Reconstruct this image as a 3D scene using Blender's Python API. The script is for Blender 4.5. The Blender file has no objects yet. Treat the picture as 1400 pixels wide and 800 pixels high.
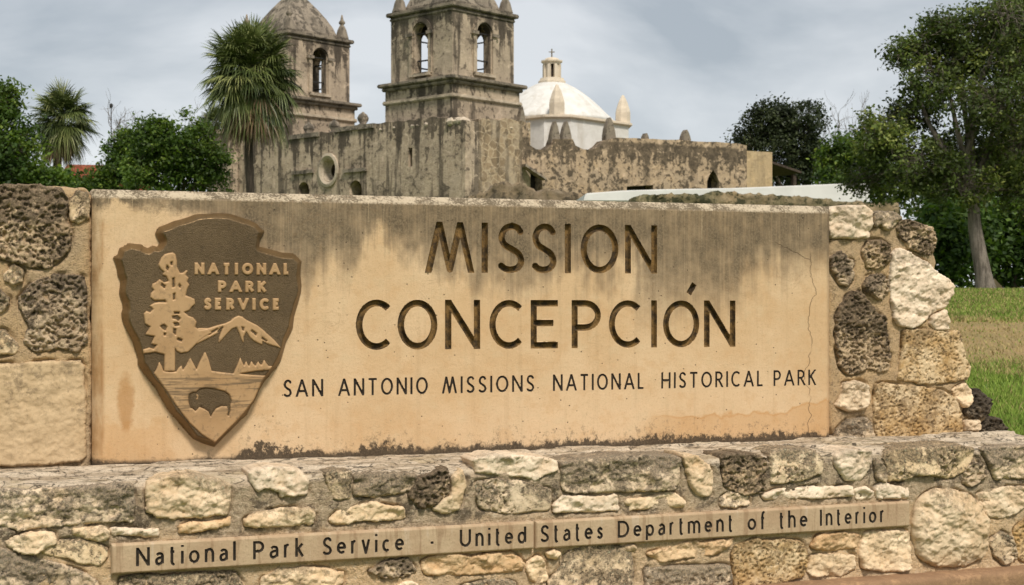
import bpy, bmesh, math, random
import numpy as np
from mathutils import Vector, Matrix
from mathutils.geometry import tessellate_polygon

scene = bpy.context.scene
R = math.radians
rng = np.random.default_rng(7)
random.seed(7)

# ------------------------------------------------------------------ camera
EYE = 1.45
FPX, CX, CY = 2000.0, 700.0, 406.0          # focal length and principal point in photo pixels
cam_d = bpy.data.cameras.new('camera')
cam = bpy.data.objects.new('camera', cam_d)
scene.collection.objects.link(cam)
cam.location = (0, 0, EYE)
cam.rotation_euler = (R(90), 0, 0)
cam_d.sensor_width = 36.0
cam_d.lens = 36.0 * FPX / 1400.0
cam_d.shift_y = 6.0 / 1400.0
cam_d.clip_start = 0.05
cam_d.clip_end = 6000
cam_d.dof.use_dof = True
cam_d.dof.focus_distance = 5.35
cam_d.dof.aperture_fstop = 12.0
scene.camera = cam

# ------------------------------------------------------------------ world and sun
SUN_ELEV, SUN_AZ = 52.0, 158.0               # azimuth clockwise from +Y: behind the camera, a little to the right
world = bpy.data.worlds.new('World')
scene.world = world
world.use_nodes = True
wn = world.node_tree.nodes
wl = world.node_tree.links
wn.clear()
w_out = wn.new('ShaderNodeOutputWorld')
w_bg = wn.new('ShaderNodeBackground')
w_bg.inputs['Strength'].default_value = 0.10
w_sky = wn.new('ShaderNodeTexSky')
w_sky.sky_type = 'NISHITA'
w_sky.sun_disc = False
w_sky.sun_elevation = R(SUN_ELEV)
w_sky.sun_rotation = R(SUN_AZ)
w_sky.dust_density = 2.0
w_tc = wn.new('ShaderNodeTexCoord')
w_map = wn.new('ShaderNodeMapping')
w_map.inputs['Scale'].default_value = (1.0, 1.0, 2.6)
w_map.inputs['Location'].default_value = (0.35, 0.1, 0.22)
w_n1 = wn.new('ShaderNodeTexNoise')
w_n1.inputs['Scale'].default_value = 3.6
w_n1.inputs['Detail'].default_value = 6.0
w_n1.inputs['Roughness'].default_value = 0.50
w_n1.inputs['Distortion'].default_value = 0.35
w_r1 = wn.new('ShaderNodeValToRGB')
cr = w_r1.color_ramp
cr.elements[0].position = 0.41
cr.elements[0].color = (1.62, 1.78, 1.93, 1)
cr.elements[1].position = 0.60
cr.elements[1].color = (2.85, 2.93, 3.01, 1)
w_mx = wn.new('ShaderNodeMixRGB')
w_mx.inputs['Fac'].default_value = 0.93
w_sep = wn.new('ShaderNodeSeparateXYZ')
w_hr = wn.new('ShaderNodeMapRange')          # a paler band of cloud near the horizon
w_hr.inputs['From Min'].default_value = 0.02
w_hr.inputs['From Max'].default_value = 0.16
w_hr.inputs['To Min'].default_value = 0.9
w_hr.inputs['To Max'].default_value = 0.0
w_mh = wn.new('ShaderNodeMixRGB')
w_mh.inputs['Color2'].default_value = (3.3, 3.4, 3.5, 1)
wl.new(w_tc.outputs['Generated'], w_map.inputs['Vector'])
wl.new(w_map.outputs['Vector'], w_n1.inputs['Vector'])
wl.new(w_n1.outputs['Fac'], w_r1.inputs['Fac'])
wl.new(w_tc.outputs['Generated'], w_sep.inputs[0])
wl.new(w_sep.outputs['Z'], w_hr.inputs['Value'])
wl.new(w_hr.outputs['Result'], w_mh.inputs['Fac'])
wl.new(w_r1.outputs['Color'], w_mh.inputs['Color1'])
wl.new(w_sky.outputs['Color'], w_mx.inputs['Color1'])
wl.new(w_mh.outputs['Color'], w_mx.inputs['Color2'])
wl.new(w_mx.outputs['Color'], w_bg.inputs['Color'])
wl.new(w_bg.outputs['Background'], w_out.inputs['Surface'])

sun_d = bpy.data.lights.new('sun', 'SUN')
sun_d.energy = 1.5
sun_d.angle = R(10)
sun_d.color = (1.0, 0.925, 0.83)
sun = bpy.data.objects.new('sun', sun_d)
scene.collection.objects.link(sun)
sdir = Vector((math.sin(R(SUN_AZ)) * math.cos(R(SUN_ELEV)), math.cos(R(SUN_AZ)) * math.cos(R(SUN_ELEV)), math.sin(R(SUN_ELEV))))
sun.rotation_euler = sdir.to_track_quat('Z', 'Y').to_euler()
sun.location = (6, -20, 30)

vs = scene.view_settings
vs.view_transform = 'Standard'
vs.look = 'None'
vs.gamma = 1.0
vs.use_curve_mapping = False
vs.exposure = 1.34

# ------------------------------------------------------------------ noise in numpy
_pr = np.random.default_rng(11)
_perm = _pr.permutation(256)
_g = _pr.normal(size=(256, 3))
_g /= np.linalg.norm(_g, axis=1)[:, None]
_cell = _pr.random((256, 3))


def _hash(xi, yi, zi):
    return _perm[(_perm[(_perm[xi & 255] + yi) & 255] + zi) & 255]


def perlin(p):
    p = np.asarray(p, float)
    i = np.floor(p).astype(int)
    f = p - i
    w = f * f * f * (f * (f * 6 - 15) + 10)
    out = np.zeros(len(p))
    for dx in (0, 1):
        wx = w[:, 0] if dx else 1 - w[:, 0]
        for dy in (0, 1):
            wy = w[:, 1] if dy else 1 - w[:, 1]
            for dz in (0, 1):
                wz = w[:, 2] if dz else 1 - w[:, 2]
                h = _hash(i[:, 0] + dx, i[:, 1] + dy, i[:, 2] + dz)
                d = f - np.array((dx, dy, dz))
                out += wx * wy * wz * np.einsum('ij,ij->i', _g[h], d)
    return out * 1.5


def fbm(p, octaves=4, gain=0.5):
    p = np.asarray(p, float)
    s = np.zeros(len(p))
    a, t = 1.0, 0.0
    for o in range(octaves):
        s += a * perlin(p + o * 17.3)
        t += a
        a *= gain
        p = p * 2.03
    return s / t


def ridged(p, octaves=3):
    p = np.asarray(p, float)
    s = np.zeros(len(p))
    a, t = 1.0, 0.0
    for o in range(octaves):
        s += a * (1 - np.abs(perlin(p + o * 9.1)) * 1.8)
        t += a
        a *= 0.5
        p = p * 2.1
    return s / t


def worley(p):
    p = np.asarray(p, float)
    i = np.floor(p).astype(int)
    best = np.full(len(p), 9.0)
    for dx in (-1, 0, 1):
        for dy in (-1, 0, 1):
            for dz in (-1, 0, 1):
                c = i + np.array((dx, dy, dz))
                q = c + _cell[_hash(c[:, 0], c[:, 1], c[:, 2])]
                best = np.minimum(best, ((q - p) ** 2).sum(1))
    return np.sqrt(best)


def sstep(x):
    x = np.clip(x, 0, 1)
    return x * x * (3 - 2 * x)


# ------------------------------------------------------------------ objects
def tag(o, label=None, cat=None, group=None, kind=None):
    if label: o['label'] = label
    if cat: o['category'] = cat
    if group: o['group'] = group
    if kind: o['kind'] = kind
    return o


def empty(name, loc, rz=0.0, label=None, cat=None, group=None):
    o = bpy.data.objects.new(name, None)
    scene.collection.objects.link(o)
    o.location = loc
    o.rotation_euler = (0, 0, rz)
    o.empty_display_size = 0.3
    return tag(o, label, cat, group)


def link(name, me, mat=None, parent=None, smooth=True):
    if mat is not None: me.materials.append(mat)
    if smooth and len(me.polygons):
        me.polygons.foreach_set('use_smooth', np.ones(len(me.polygons), bool))
    o = bpy.data.objects.new(name, me)
    scene.collection.objects.link(o)
    if parent is not None: o.parent = parent
    return o


def mesh_np(name, V, F, mat=None, parent=None, smooth=True, attr=None):
    """V (n,3); F a list of int arrays (m,3) or (m,4)"""
    if not isinstance(F, (list, tuple)): F = [F]
    F = [np.asarray(f, np.int32) for f in F if len(f)]
    V = np.asarray(V, np.float32)
    me = bpy.data.meshes.new(name)
    me.vertices.add(len(V))
    me.vertices.foreach_set('co', V.ravel())
    loops = np.concatenate([f.ravel() for f in F])
    tot = np.concatenate([np.full(len(f), f.shape[1], np.int32) for f in F])
    start = np.concatenate(([0], np.cumsum(tot)[:-1])).astype(np.int32)
    me.loops.add(len(loops))
    me.loops.foreach_set('vertex_index', loops)
    me.polygons.add(len(tot))
    me.polygons.foreach_set('loop_start', start)
    me.polygons.foreach_set('loop_total', tot)
    me.update(calc_edges=True)
    if attr:
        for k, a in attr.items():
            at = me.attributes.new(k, 'FLOAT', 'POINT')
            at.data.foreach_set('value', np.asarray(a, np.float32))
    return link(name, me, mat, parent, smooth)


class Geo:
    """collects faces, built as one mesh"""
    def __init__(self): self.v, self.f = [], []

    def add(self, V, F):
        b = len(self.v)
        self.v += [tuple(p) for p in V]
        self.f += [tuple(i + b for i in f) for f in F]
        return self

    def box(self, x0, x1, y0, y1, z0, z1, bev=0.0):
        V = [(x, y, z) for x in (x0, x1) for y in (y0, y1) for z in (z0, z1)]
        F = [(0, 1, 3, 2), (4, 6, 7, 5), (0, 4, 5, 1), (2, 3, 7, 6), (0, 2, 6, 4), (1, 5, 7, 3)]
        return self.add(V, F)

    def frustum(self, cx, cy, z0, z1, a0, b0, a1, b1):
        V = [(cx + sx * a, cy + sy * b, z) for (a, b, z) in ((a0, b0, z0), (a1, b1, z1)) for sx, sy in ((-1, -1), (1, -1), (1, 1), (-1, 1))]
        F = [(3, 2, 1, 0), (4, 5, 6, 7)] + [(i, (i + 1) % 4, 4 + (i + 1) % 4, 4 + i) for i in range(4)]
        return self.add(V, F)

    def lathe(self, prof, n=24, c=(0, 0), a0=0.0):
        V, F = [], []
        for r, z in prof:
            for k in range(n):
                a = a0 + 2 * math.pi * k / n
                V.append((c[0] + r * math.cos(a), c[1] + r * math.sin(a), z))
        for j in range(len(prof) - 1):
            for k in range(n):
                F.append((j * n + k, j * n + (k + 1) % n, (j + 1) * n + (k + 1) % n, (j + 1) * n + k))
        F.append(tuple(reversed(range(n))))
        F.append(tuple(range((len(prof) - 1) * n, len(prof) * n)))
        return self.add(V, F)

    def slab(self, outline, holes, M, t):
        """2-D outline with holes in the local XY plane of M, extruded by t along M's z"""
        loops = [outline] + list(holes)
        flat = [p for l in loops for p in l]
        tris = tessellate_polygon([[Vector((p[0], p[1], 0)) for p in l] for l in loops])
        n = len(flat)
        V = [M @ Vector((p[0], p[1], 0)) for p in flat] + [M @ Vector((p[0], p[1], t)) for p in flat]
        F = []
        for a, b, c in tris:
            F.append((a, b, c))
            F.append((c + n, b + n, a + n))
        o = 0
        for l in loops:
            m = len(l)
            for i in range(m):
                j = (i + 1) % m
                F.append((o + i, o + j, o + j + n, o + i + n))
            o += m
        return self.add(V, F)

    def build(self, name, mat, parent=None, smooth=False, bevel=0.0, recalc=True):
        me = bpy.data.meshes.new(name)
        me.from_pydata(self.v, [], self.f)
        if recalc or bevel:
            bm = bmesh.new()
            bm.from_mesh(me)
            bmesh.ops.recalc_face_normals(bm, faces=bm.faces)
            if bevel:
                bmesh.ops.bevel(bm, geom=[e for e in bm.edges if len(e.link_faces) == 2 and e.calc_face_angle(0) > 0.5], offset=bevel, segments=2, affect='EDGES', clamp_overlap=True)
            bm.to_mesh(me)
            bm.free()
        return link(name, me, mat, parent, smooth)


def tube_arrays(P, rad, n=7):
    P = np.asarray(P, float)
    rad = np.asarray(rad, float)
    T = np.gradient(P, axis=0)
    T /= np.linalg.norm(T, axis=1)[:, None] + 1e-9
    ref = np.array((0.31, 0.17, 0.93))
    A = np.cross(T, ref)
    A /= np.linalg.norm(A, axis=1)[:, None] + 1e-9
    B = np.cross(T, A)
    a = np.linspace(0, 2 * np.pi, n, endpoint=False)
    V = P[:, None, :] + rad[:, None, None] * (np.cos(a)[None, :, None] * A[:, None, :] + np.sin(a)[None, :, None] * B[:, None, :])
    m = len(P)
    i, k = np.meshgrid(np.arange(m - 1), np.arange(n), indexing='ij')
    F = np.stack((i * n + k, i * n + (k + 1) % n, (i + 1) * n + (k + 1) % n, (i + 1) * n + k), -1).reshape(-1, 4)
    return V.reshape(-1, 3), F


def merge(parts):
    V, F, o = [], [], 0
    for v, f in parts:
        V.append(v)
        F.append(f + o)
        o += len(v)
    return np.concatenate(V), np.concatenate(F)


# ------------------------------------------------------------------ materials
class Mat:
    def __init__(self, name):
        self.m = bpy.data.materials.new(name)
        self.m.use_nodes = True
        self.nt = self.m.node_tree
        self.nt.nodes.clear()
        self.o = self.nt.nodes.new('ShaderNodeOutputMaterial')
        self.b = self.nt.nodes.new('ShaderNodeBsdfPrincipled')
        self.nt.links.new(self.b.outputs[0], self.o.inputs[0])
        self.b.inputs['Specular IOR Level'].default_value = 0.25

    def _in(self, s, v):
        if v is None: return
        if isinstance(v, bpy.types.NodeSocket): self.nt.links.new(v, s)
        elif isinstance(v, (tuple, list)):
            s.default_value = tuple(v) + (1.0,) * (len(s.default_value) - len(v))
        else: s.default_value = v

    def coord(self, k='Object'):
        return self.nt.nodes.new('ShaderNodeTexCoord').outputs[k]

    def rand(self):
        return self.nt.nodes.new('ShaderNodeObjectInfo').outputs['Random']

    def attr(self, name):
        n = self.nt.nodes.new('ShaderNodeAttribute')
        n.attribute_name = name
        return n.outputs['Fac']

    def math(self, op, a, b=None, c=None, clamp=False):
        n = self.nt.nodes.new('ShaderNodeMath')
        n.operation = op
        n.use_clamp = clamp
        for s, v in zip(n.inputs, (a, b, c)): self._in(s, v)
        return n.outputs[0]

    def add(self, a, b): return self.math('ADD', a, b)
    def sub(self, a, b): return self.math('SUBTRACT', a, b)
    def mul(self, a, b): return self.math('MULTIPLY', a, b)

    def vmath(self, op, a, b):
        n = self.nt.nodes.new('ShaderNodeVectorMath')
        n.operation = op
        self._in(n.inputs[0], a)
        self._in(n.inputs[1], b)
        return n.outputs[0]

    def scale(self, v, s): return self.vmath('MULTIPLY', v, s)
    def shift(self, v, s): return self.vmath('ADD', v, s)

    def sep(self, v):
        n = self.nt.nodes.new('ShaderNodeSeparateXYZ')
        self._in(n.inputs[0], v)
        return n.outputs[0], n.outputs[1], n.outputs[2]

    def comb(self, x, y, z):
        n = self.nt.nodes.new('ShaderNodeCombineXYZ')
        for s, v in zip(n.inputs, (x, y, z)): self._in(s, v)
        return n.outputs[0]

    def noise(self, v, scale, detail=5.0, rough=0.55, dist=0.0):
        n = self.nt.nodes.new('ShaderNodeTexNoise')
        self._in(n.inputs['Vector'], v)
        n.inputs['Scale'].default_value = scale
        n.inputs['Detail'].default_value = detail
        n.inputs['Roughness'].default_value = rough
        n.inputs['Distortion'].default_value = dist
        return n.outputs['Fac']

    def vor(self, v, scale, feature='F1', out='Distance', rnd=1.0):
        n = self.nt.nodes.new('ShaderNodeTexVoronoi')
        n.feature = feature
        self._in(n.inputs['Vector'], v)
        n.inputs['Scale'].default_value = scale
        n.inputs['Randomness'].default_value = rnd
        return n.outputs[out]

    def ramp(self, x, a, b, lo=0.0, hi=1.0, smooth=True):
        n = self.nt.nodes.new('ShaderNodeMapRange')
        n.interpolation_type = 'SMOOTHSTEP' if smooth else 'LINEAR'
        self._in(n.inputs['Value'], x)
        self._in(n.inputs['From Min'], a)
        self._in(n.inputs['From Max'], b)
        self._in(n.inputs['To Min'], lo)
        self._in(n.inputs['To Max'], hi)
        return n.outputs['Result']

    def mix(self, f, a, b, blend='MIX'):
        n = self.nt.nodes.new('ShaderNodeMixRGB')
        n.blend_type = blend
        self._in(n.inputs['Fac'], f)
        self._in(n.inputs['Color1'], a)
        self._in(n.inputs['Color2'], b)
        return n.outputs[0]

    def hsv(self, c, h=0.5, s=1.0, v=1.0):
        n = self.nt.nodes.new('ShaderNodeHueSaturation')
        self._in(n.inputs['Hue'], h)
        self._in(n.inputs['Saturation'], s)
        self._in(n.inputs['Value'], v)
        self._in(n.inputs['Color'], c)
        return n.outputs[0]

    def bump(self, h, dist=0.01, strength=1.0, normal=None):
        n = self.nt.nodes.new('ShaderNodeBump')
        n.inputs['Strength'].default_value = strength
        n.inputs['Distance'].default_value = dist
        self._in(n.inputs['Height'], h)
        if normal is not None: self._in(n.inputs['Normal'], normal)
        return n.outputs[0]

    def out(self, color, rough=0.9, normal=None, metal=0.0, spec=None):
        self._in(self.b.inputs['Base Color'], color)
        self._in(self.b.inputs['Roughness'], rough)
        self._in(self.b.inputs['Metallic'], metal)
        if spec is not None: self.b.inputs['Specular IOR Level'].default_value = spec
        if normal is not None: self._in(self.b.inputs['Normal'], normal)
        return self.m


def stone_mat(name, a, b, dark, cover=0.35, dark_amt=0.8, fine=120.0, pits=0.0, bump=0.008, warm=(0.52, 0.34, 0.17), warm_amt=0.35, vary=0.22):
    """broken limestone: two stone tones, rusty bloom, weathering in patches with ragged edges (cover: its share), grain"""
    m = Mat(name)
    r = m.rand()
    v = m.shift(m.coord(), m.comb(m.mul(r, 31.0), m.mul(r, 17.0), m.mul(r, 53.0)))
    n1 = m.noise(v, 7.0, 5, 0.6, 0.6)
    n2 = m.noise(v, 26.0, 8, 0.72, 0.4)
    nb = m.noise(v, 5.5, 9, 0.74, 0.5)
    n3 = m.noise(v, fine, 4, 0.7)
    col = m.mix(m.ramp(m.add(m.mul(n1, 0.6), m.mul(n2, 0.4)), 0.42, 0.58), a, b)
    col = m.mix(m.mul(m.ramp(m.noise(v, 6.0, 6, 0.65), 0.50, 0.64), warm_amt), col, warm)
    # weathering crust: large patches broken up by their own fine structure
    gx, gy, gzz = m.sep(m.coord('Generated'))
    t0 = 0.645 - 0.30 * cover
    nd = m.noise(v, 52.0, 6, 0.75, 0.5)
    top = m.mul(m.sub(gzz, 0.5), 0.11)                     # the upper, rain-wetted half of a stone carries more crust
    dk = m.ramp(m.add(m.add(m.mul(nb, 0.56), top), m.add(m.mul(n2, 0.22), m.mul(nd, 0.22))), t0, t0 + 0.075)
    crust = m.mix(m.ramp(n3, 0.40, 0.60), dark, m.mix(0.45, dark, b))
    col = m.mix(m.mul(dk, dark_amt), col, crust)
    gr = m.ramp(nd, 0.50, 0.64)
    col = m.mix(m.mul(gr, 0.30), col, m.mix(0.30, dark, b))
    col = m.mix(m.mul(m.ramp(n3, 0.57, 0.68), 0.28), col, m.mix(0.5, dark, b))
    col = m.mix(m.mul(m.ramp(n3, 0.43, 0.30), 0.40), col, tuple(min(0.80, c * 1.3) for c in a))
    h = m.add(m.mul(n2, 0.8), m.add(m.mul(nd, 0.6), m.mul(n3, 0.3)))
    if pits:
        pm = m.mul(m.ramp(m.noise(v, 62.0, 3, 0.6, 1.2), 0.57, 0.66), m.ramp(m.noise(v, 13.0, 3), 0.52 - 0.12 * pits, 0.60 - 0.12 * pits))
        col = m.mix(m.mul(pm, 0.75), col, m.mix(0.15, dark, b))
        h = m.sub(h, m.mul(pm, 1.1))
    col = m.hsv(col, 0.5, m.ramp(r, 0, 1, 1.0 - vary * 0.3, 1.0 + vary * 0.3, False), m.ramp(m.math('FRACT', m.mul(r, 7.31)), 0, 1, 1.0 - vary * 0.55, 1.0 + vary * 0.45, False))
    return m.out(col, 0.94, m.bump(h, bump))


M_CREAM = stone_mat('cream_limestone', (0.80, 0.625, 0.42), (0.70, 0.515, 0.32), (0.12, 0.09, 0.055), 0.40, 0.72, warm_amt=0.4)
M_WHITE = stone_mat('white_limestone', (0.80, 0.655, 0.485), (0.67, 0.525, 0.37), (0.20, 0.16, 0.115), 0.33, 0.60, warm_amt=0.25, bump=0.006, vary=0.12)
M_TAN = stone_mat('tan_limestone', (0.58, 0.425, 0.25), (0.50, 0.36, 0.205), (0.15, 0.11, 0.065), 0.42, 0.65, warm_amt=0.2, bump=0.004, vary=0.1)
M_GREY = stone_mat('grey_limestone', (0.72, 0.56, 0.375), (0.56, 0.42, 0.27), (0.070, 0.057, 0.041), 0.66, 0.86, pits=0.2)
M_TUFA = stone_mat('dark_tufa', (0.56, 0.42, 0.265), (0.36, 0.26, 0.16), (0.048, 0.036, 0.025), 0.62, 0.88, fine=95.0, pits=0.6, bump=0.009, warm_amt=0.15, vary=0.2)
M_PIT = stone_mat('pitted_limestone', (0.78, 0.605, 0.40), (0.65, 0.485, 0.30), (0.060, 0.045, 0.030), 0.66, 0.90, fine=95.0, pits=0.7, bump=0.008)
M_GOLD = stone_mat('golden_limestone', (0.68, 0.515, 0.31), (0.54, 0.365, 0.175), (0.13, 0.08, 0.04), 0.52, 0.75, pits=0.8, bump=0.007, warm=(0.42, 0.24, 0.075), warm_amt=0.7, vary=0.1)
M_ORANGE = stone_mat('orange_limestone', (0.78, 0.56, 0.335), (0.68, 0.44, 0.235), (0.22, 0.13, 0.06), 0.45, 0.62, vary=0.15)
M_BLACK = stone_mat('blackened_stone', (0.30, 0.235, 0.16), (0.14, 0.11, 0.075), (0.026, 0.020, 0.015), 0.75, 0.9, warm_amt=0.1, pits=0.4, bump=0.009)
STONE_M = dict(c=M_CREAM, w=M_WHITE, g=M_GREY, t=M_TUFA, p=M_PIT, o=M_GOLD, r=M_ORANGE, k=M_BLACK, b=M_TAN)


def mortar_mat(name, grey_top, zsplit=-0.74):
    m = Mat(name)
    v = m.coord()
    x, y, z = m.sep(v)
    n1 = m.noise(v, 4.0, 5, 0.6)
    n2 = m.noise(v, 45.0, 5, 0.7)
    n3 = m.noise(v, 190.0, 3, 0.7)
    col = m.mix(m.ramp(n1, 0.38, 0.62), (0.58, 0.40, 0.215), (0.50, 0.365, 0.22))
    if grey_top:
        up = m.mul(m.ramp(m.add(z, m.mul(m.sub(n1, 0.5), 0.25)), zsplit - 0.05, zsplit + 0.06), 0.85)
        col = m.mix(up, col, m.mix(m.ramp(n2, 0.35, 0.65), (0.17, 0.13, 0.088), (0.30, 0.24, 0.17)))
    col = m.mix(m.mul(m.ramp(n2, 0.53, 0.64), 0.55), col, (0.19, 0.13, 0.075))
    n4 = m.noise(v, 95.0, 4, 0.7)
    col = m.mix(m.mul(m.ramp(n4, 0.55, 0.66), 0.55), col, (0.15, 0.105, 0.062))
    col = m.mix(m.mul(m.ramp(n4, 0.43, 0.32), 0.45), col, (0.60, 0.465, 0.30))
    col = m.mix(m.mul(m.ramp(n3, 0.56, 0.70), 0.45), col, (0.14, 0.10, 0.065))
    return m.out(col, 0.95, m.bump(m.add(n2, m.add(m.mul(n3, 0.5), n4)), 0.009))


M_MORTAR = mortar_mat('tan_mortar', False)


def ledge_mat():
    """one skin over the lower wall: tan joints below, grey weathered joints near the top, bleached stone on the ledge"""
    m = Mat('base_wall_mortar')
    v = m.coord()
    x, y, z = m.sep(v)
    n1 = m.noise(v, 4.0, 5, 0.6)
    n2 = m.noise(v, 45.0, 5, 0.7)
    n3 = m.noise(v, 190.0, 3, 0.7)
    st = m.noise(m.scale(v, (5.0, 26.0, 26.0)), 1.0, 6, 0.65, 0.6)
    col = m.mix(m.ramp(n1, 0.38, 0.62), (0.68, 0.475, 0.27), (0.61, 0.45, 0.28))
    up = m.mul(m.ramp(m.add(z, m.mul(m.sub(n1, 0.5), 0.3)), 0.53, 0.66), 0.85)
    col = m.mix(up, col, m.mix(m.ramp(n2, 0.35, 0.65), (0.31, 0.235, 0.155), (0.55, 0.43, 0.295)))
    gm = m.mul(m.ramp(m.noise(v, 9.0, 7, 0.72, 0.6), 0.50, 0.58), m.ramp(z, 0.56, 0.68))
    col = m.mix(m.mul(gm, 0.8), col, m.mix(m.ramp(n2, 0.4, 0.6), (0.045, 0.035, 0.025), (0.13, 0.10, 0.068)))
    top = m.ramp(z, 0.795, 0.822)
    tcol = m.mix(m.ramp(st, 0.36, 0.58), (0.42, 0.32, 0.21), (0.74, 0.61, 0.45))
    tcol = m.mix(m.mul(m.ramp(n1, 0.55, 0.7), 0.5), tcol, (0.55, 0.43, 0.24))
    tcol = m.mix(m.mul(m.ramp(m.noise(v, 16.0, 6, 0.7), 0.56, 0.66), 0.7), tcol, (0.12, 0.095, 0.065))
    col = m.mix(top, col, tcol)
    n4 = m.noise(v, 85.0, 5, 0.72)
    col = m.mix(m.mul(m.ramp(n2, 0.54, 0.65), 0.42), col, (0.18, 0.125, 0.075))
    col = m.mix(m.mul(m.ramp(n4, 0.55, 0.65), m.sub(0.5, m.mul(top, 0.20))), col, (0.15, 0.11, 0.07))
    col = m.mix(m.mul(m.ramp(n4, 0.46, 0.34), 0.6), col, (0.70, 0.575, 0.41))
    col = m.mix(m.mul(m.ramp(n3, 0.56, 0.70), 0.45), col, (0.14, 0.105, 0.07))
    ck = m.mul(m.ramp(m.math('ABSOLUTE', m.sub(m.noise(m.scale(v, (7.0, 12.0, 12.0)), 1.0, 5, 0.6, 0.8), 0.5)), 0.018, 0.0), top)
    col = m.mix(m.mul(ck, 0.75), col, (0.075, 0.058, 0.04))
    return m.out(col, 0.95, m.bump(m.sub(m.add(m.add(n2, m.add(n4, m.mul(n3, 0.5))), m.mul(st, 1.2)), m.mul(ck, 1.0)), 0.011))


M_BASE = ledge_mat()
# ------------------------------------------------------------------ the sign wall's frame: u along the wall, y back into it, z up
PL = np.array((-0.28 * 5.3, 5.3))                     # panel face at photo column 140
PR = np.array((0.215 * 6.294, 6.294))                 # and at column 1130
U2 = (PR - PL) / np.linalg.norm(PR - PL)
N2 = np.array((U2[1], -U2[0]))                        # out of the face, towards the camera
WANG = math.atan2(U2[1], U2[0])
ULEN = float(np.linalg.norm(PR - PL))


def wpt(px, py, f=0.0):
    """the point of the wall plane (f in front of the panel face) that a photo pixel shows: u, world z"""
    d = np.array(((px - CX) / FPX, 1.0))
    t = (f + PL @ N2) / (d @ N2)
    P = d * t
    return float((P - PL) @ U2), EYE - (py - CY) / FPX * t


def wpoly(pts, f=0.0): return np.array([wpt(x, y, f) for x, y in pts])


def wloc(u, f, z):
    p = PL + u * U2 + f * N2
    return (float(p[0]), float(p[1]), z)


def wall_thing(name, u, f, label, cat, z, group=None):
    """an Empty standing at (u, f, z) of the wall frame; children use (u-u0, -(f-f0), z-z0)"""
    o = empty(name, wloc(u, f, z), WANG, label, cat, group)
    return o, np.array((u, -f, z))


def poly_sdf(P, loops):
    """negative inside; loops: outer outline first, then holes (even-odd)"""
    d = np.full(len(P), 1e9)
    inside = np.zeros(len(P), bool)
    for L in loops:
        A = np.asarray(L, float)
        B = np.roll(A, -1, 0)
        for a, b in zip(A, B):
            e = b - a
            w = P - a
            t = np.clip((w @ e) / (e @ e + 1e-15), 0, 1)
            q = w - t[:, None] * e
            d = np.minimum(d, (q * q).sum(1))
            c = ((a[1] <= P[:, 1]) != (b[1] <= P[:, 1]))
            if c.any():
                xi = a[0] + (P[:, 1] - a[1]) * (e[0] / (e[1] if abs(e[1]) > 1e-12 else 1e-12))
                inside ^= c & (P[:, 0] < xi)
    d = np.sqrt(d)
    return np.where(inside, -d, d)


def smooth_loop(pts, step=0.012):
    """closed outline with its corners rounded off (Chaikin, twice)"""
    P = np.asarray(pts, float)
    for _ in range(2):
        Q = np.roll(P, -1, 0)
        P = np.stack((P * 0.8 + Q * 0.2, P * 0.2 + Q * 0.8), 1).reshape(-1, 2)
    return P


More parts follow.
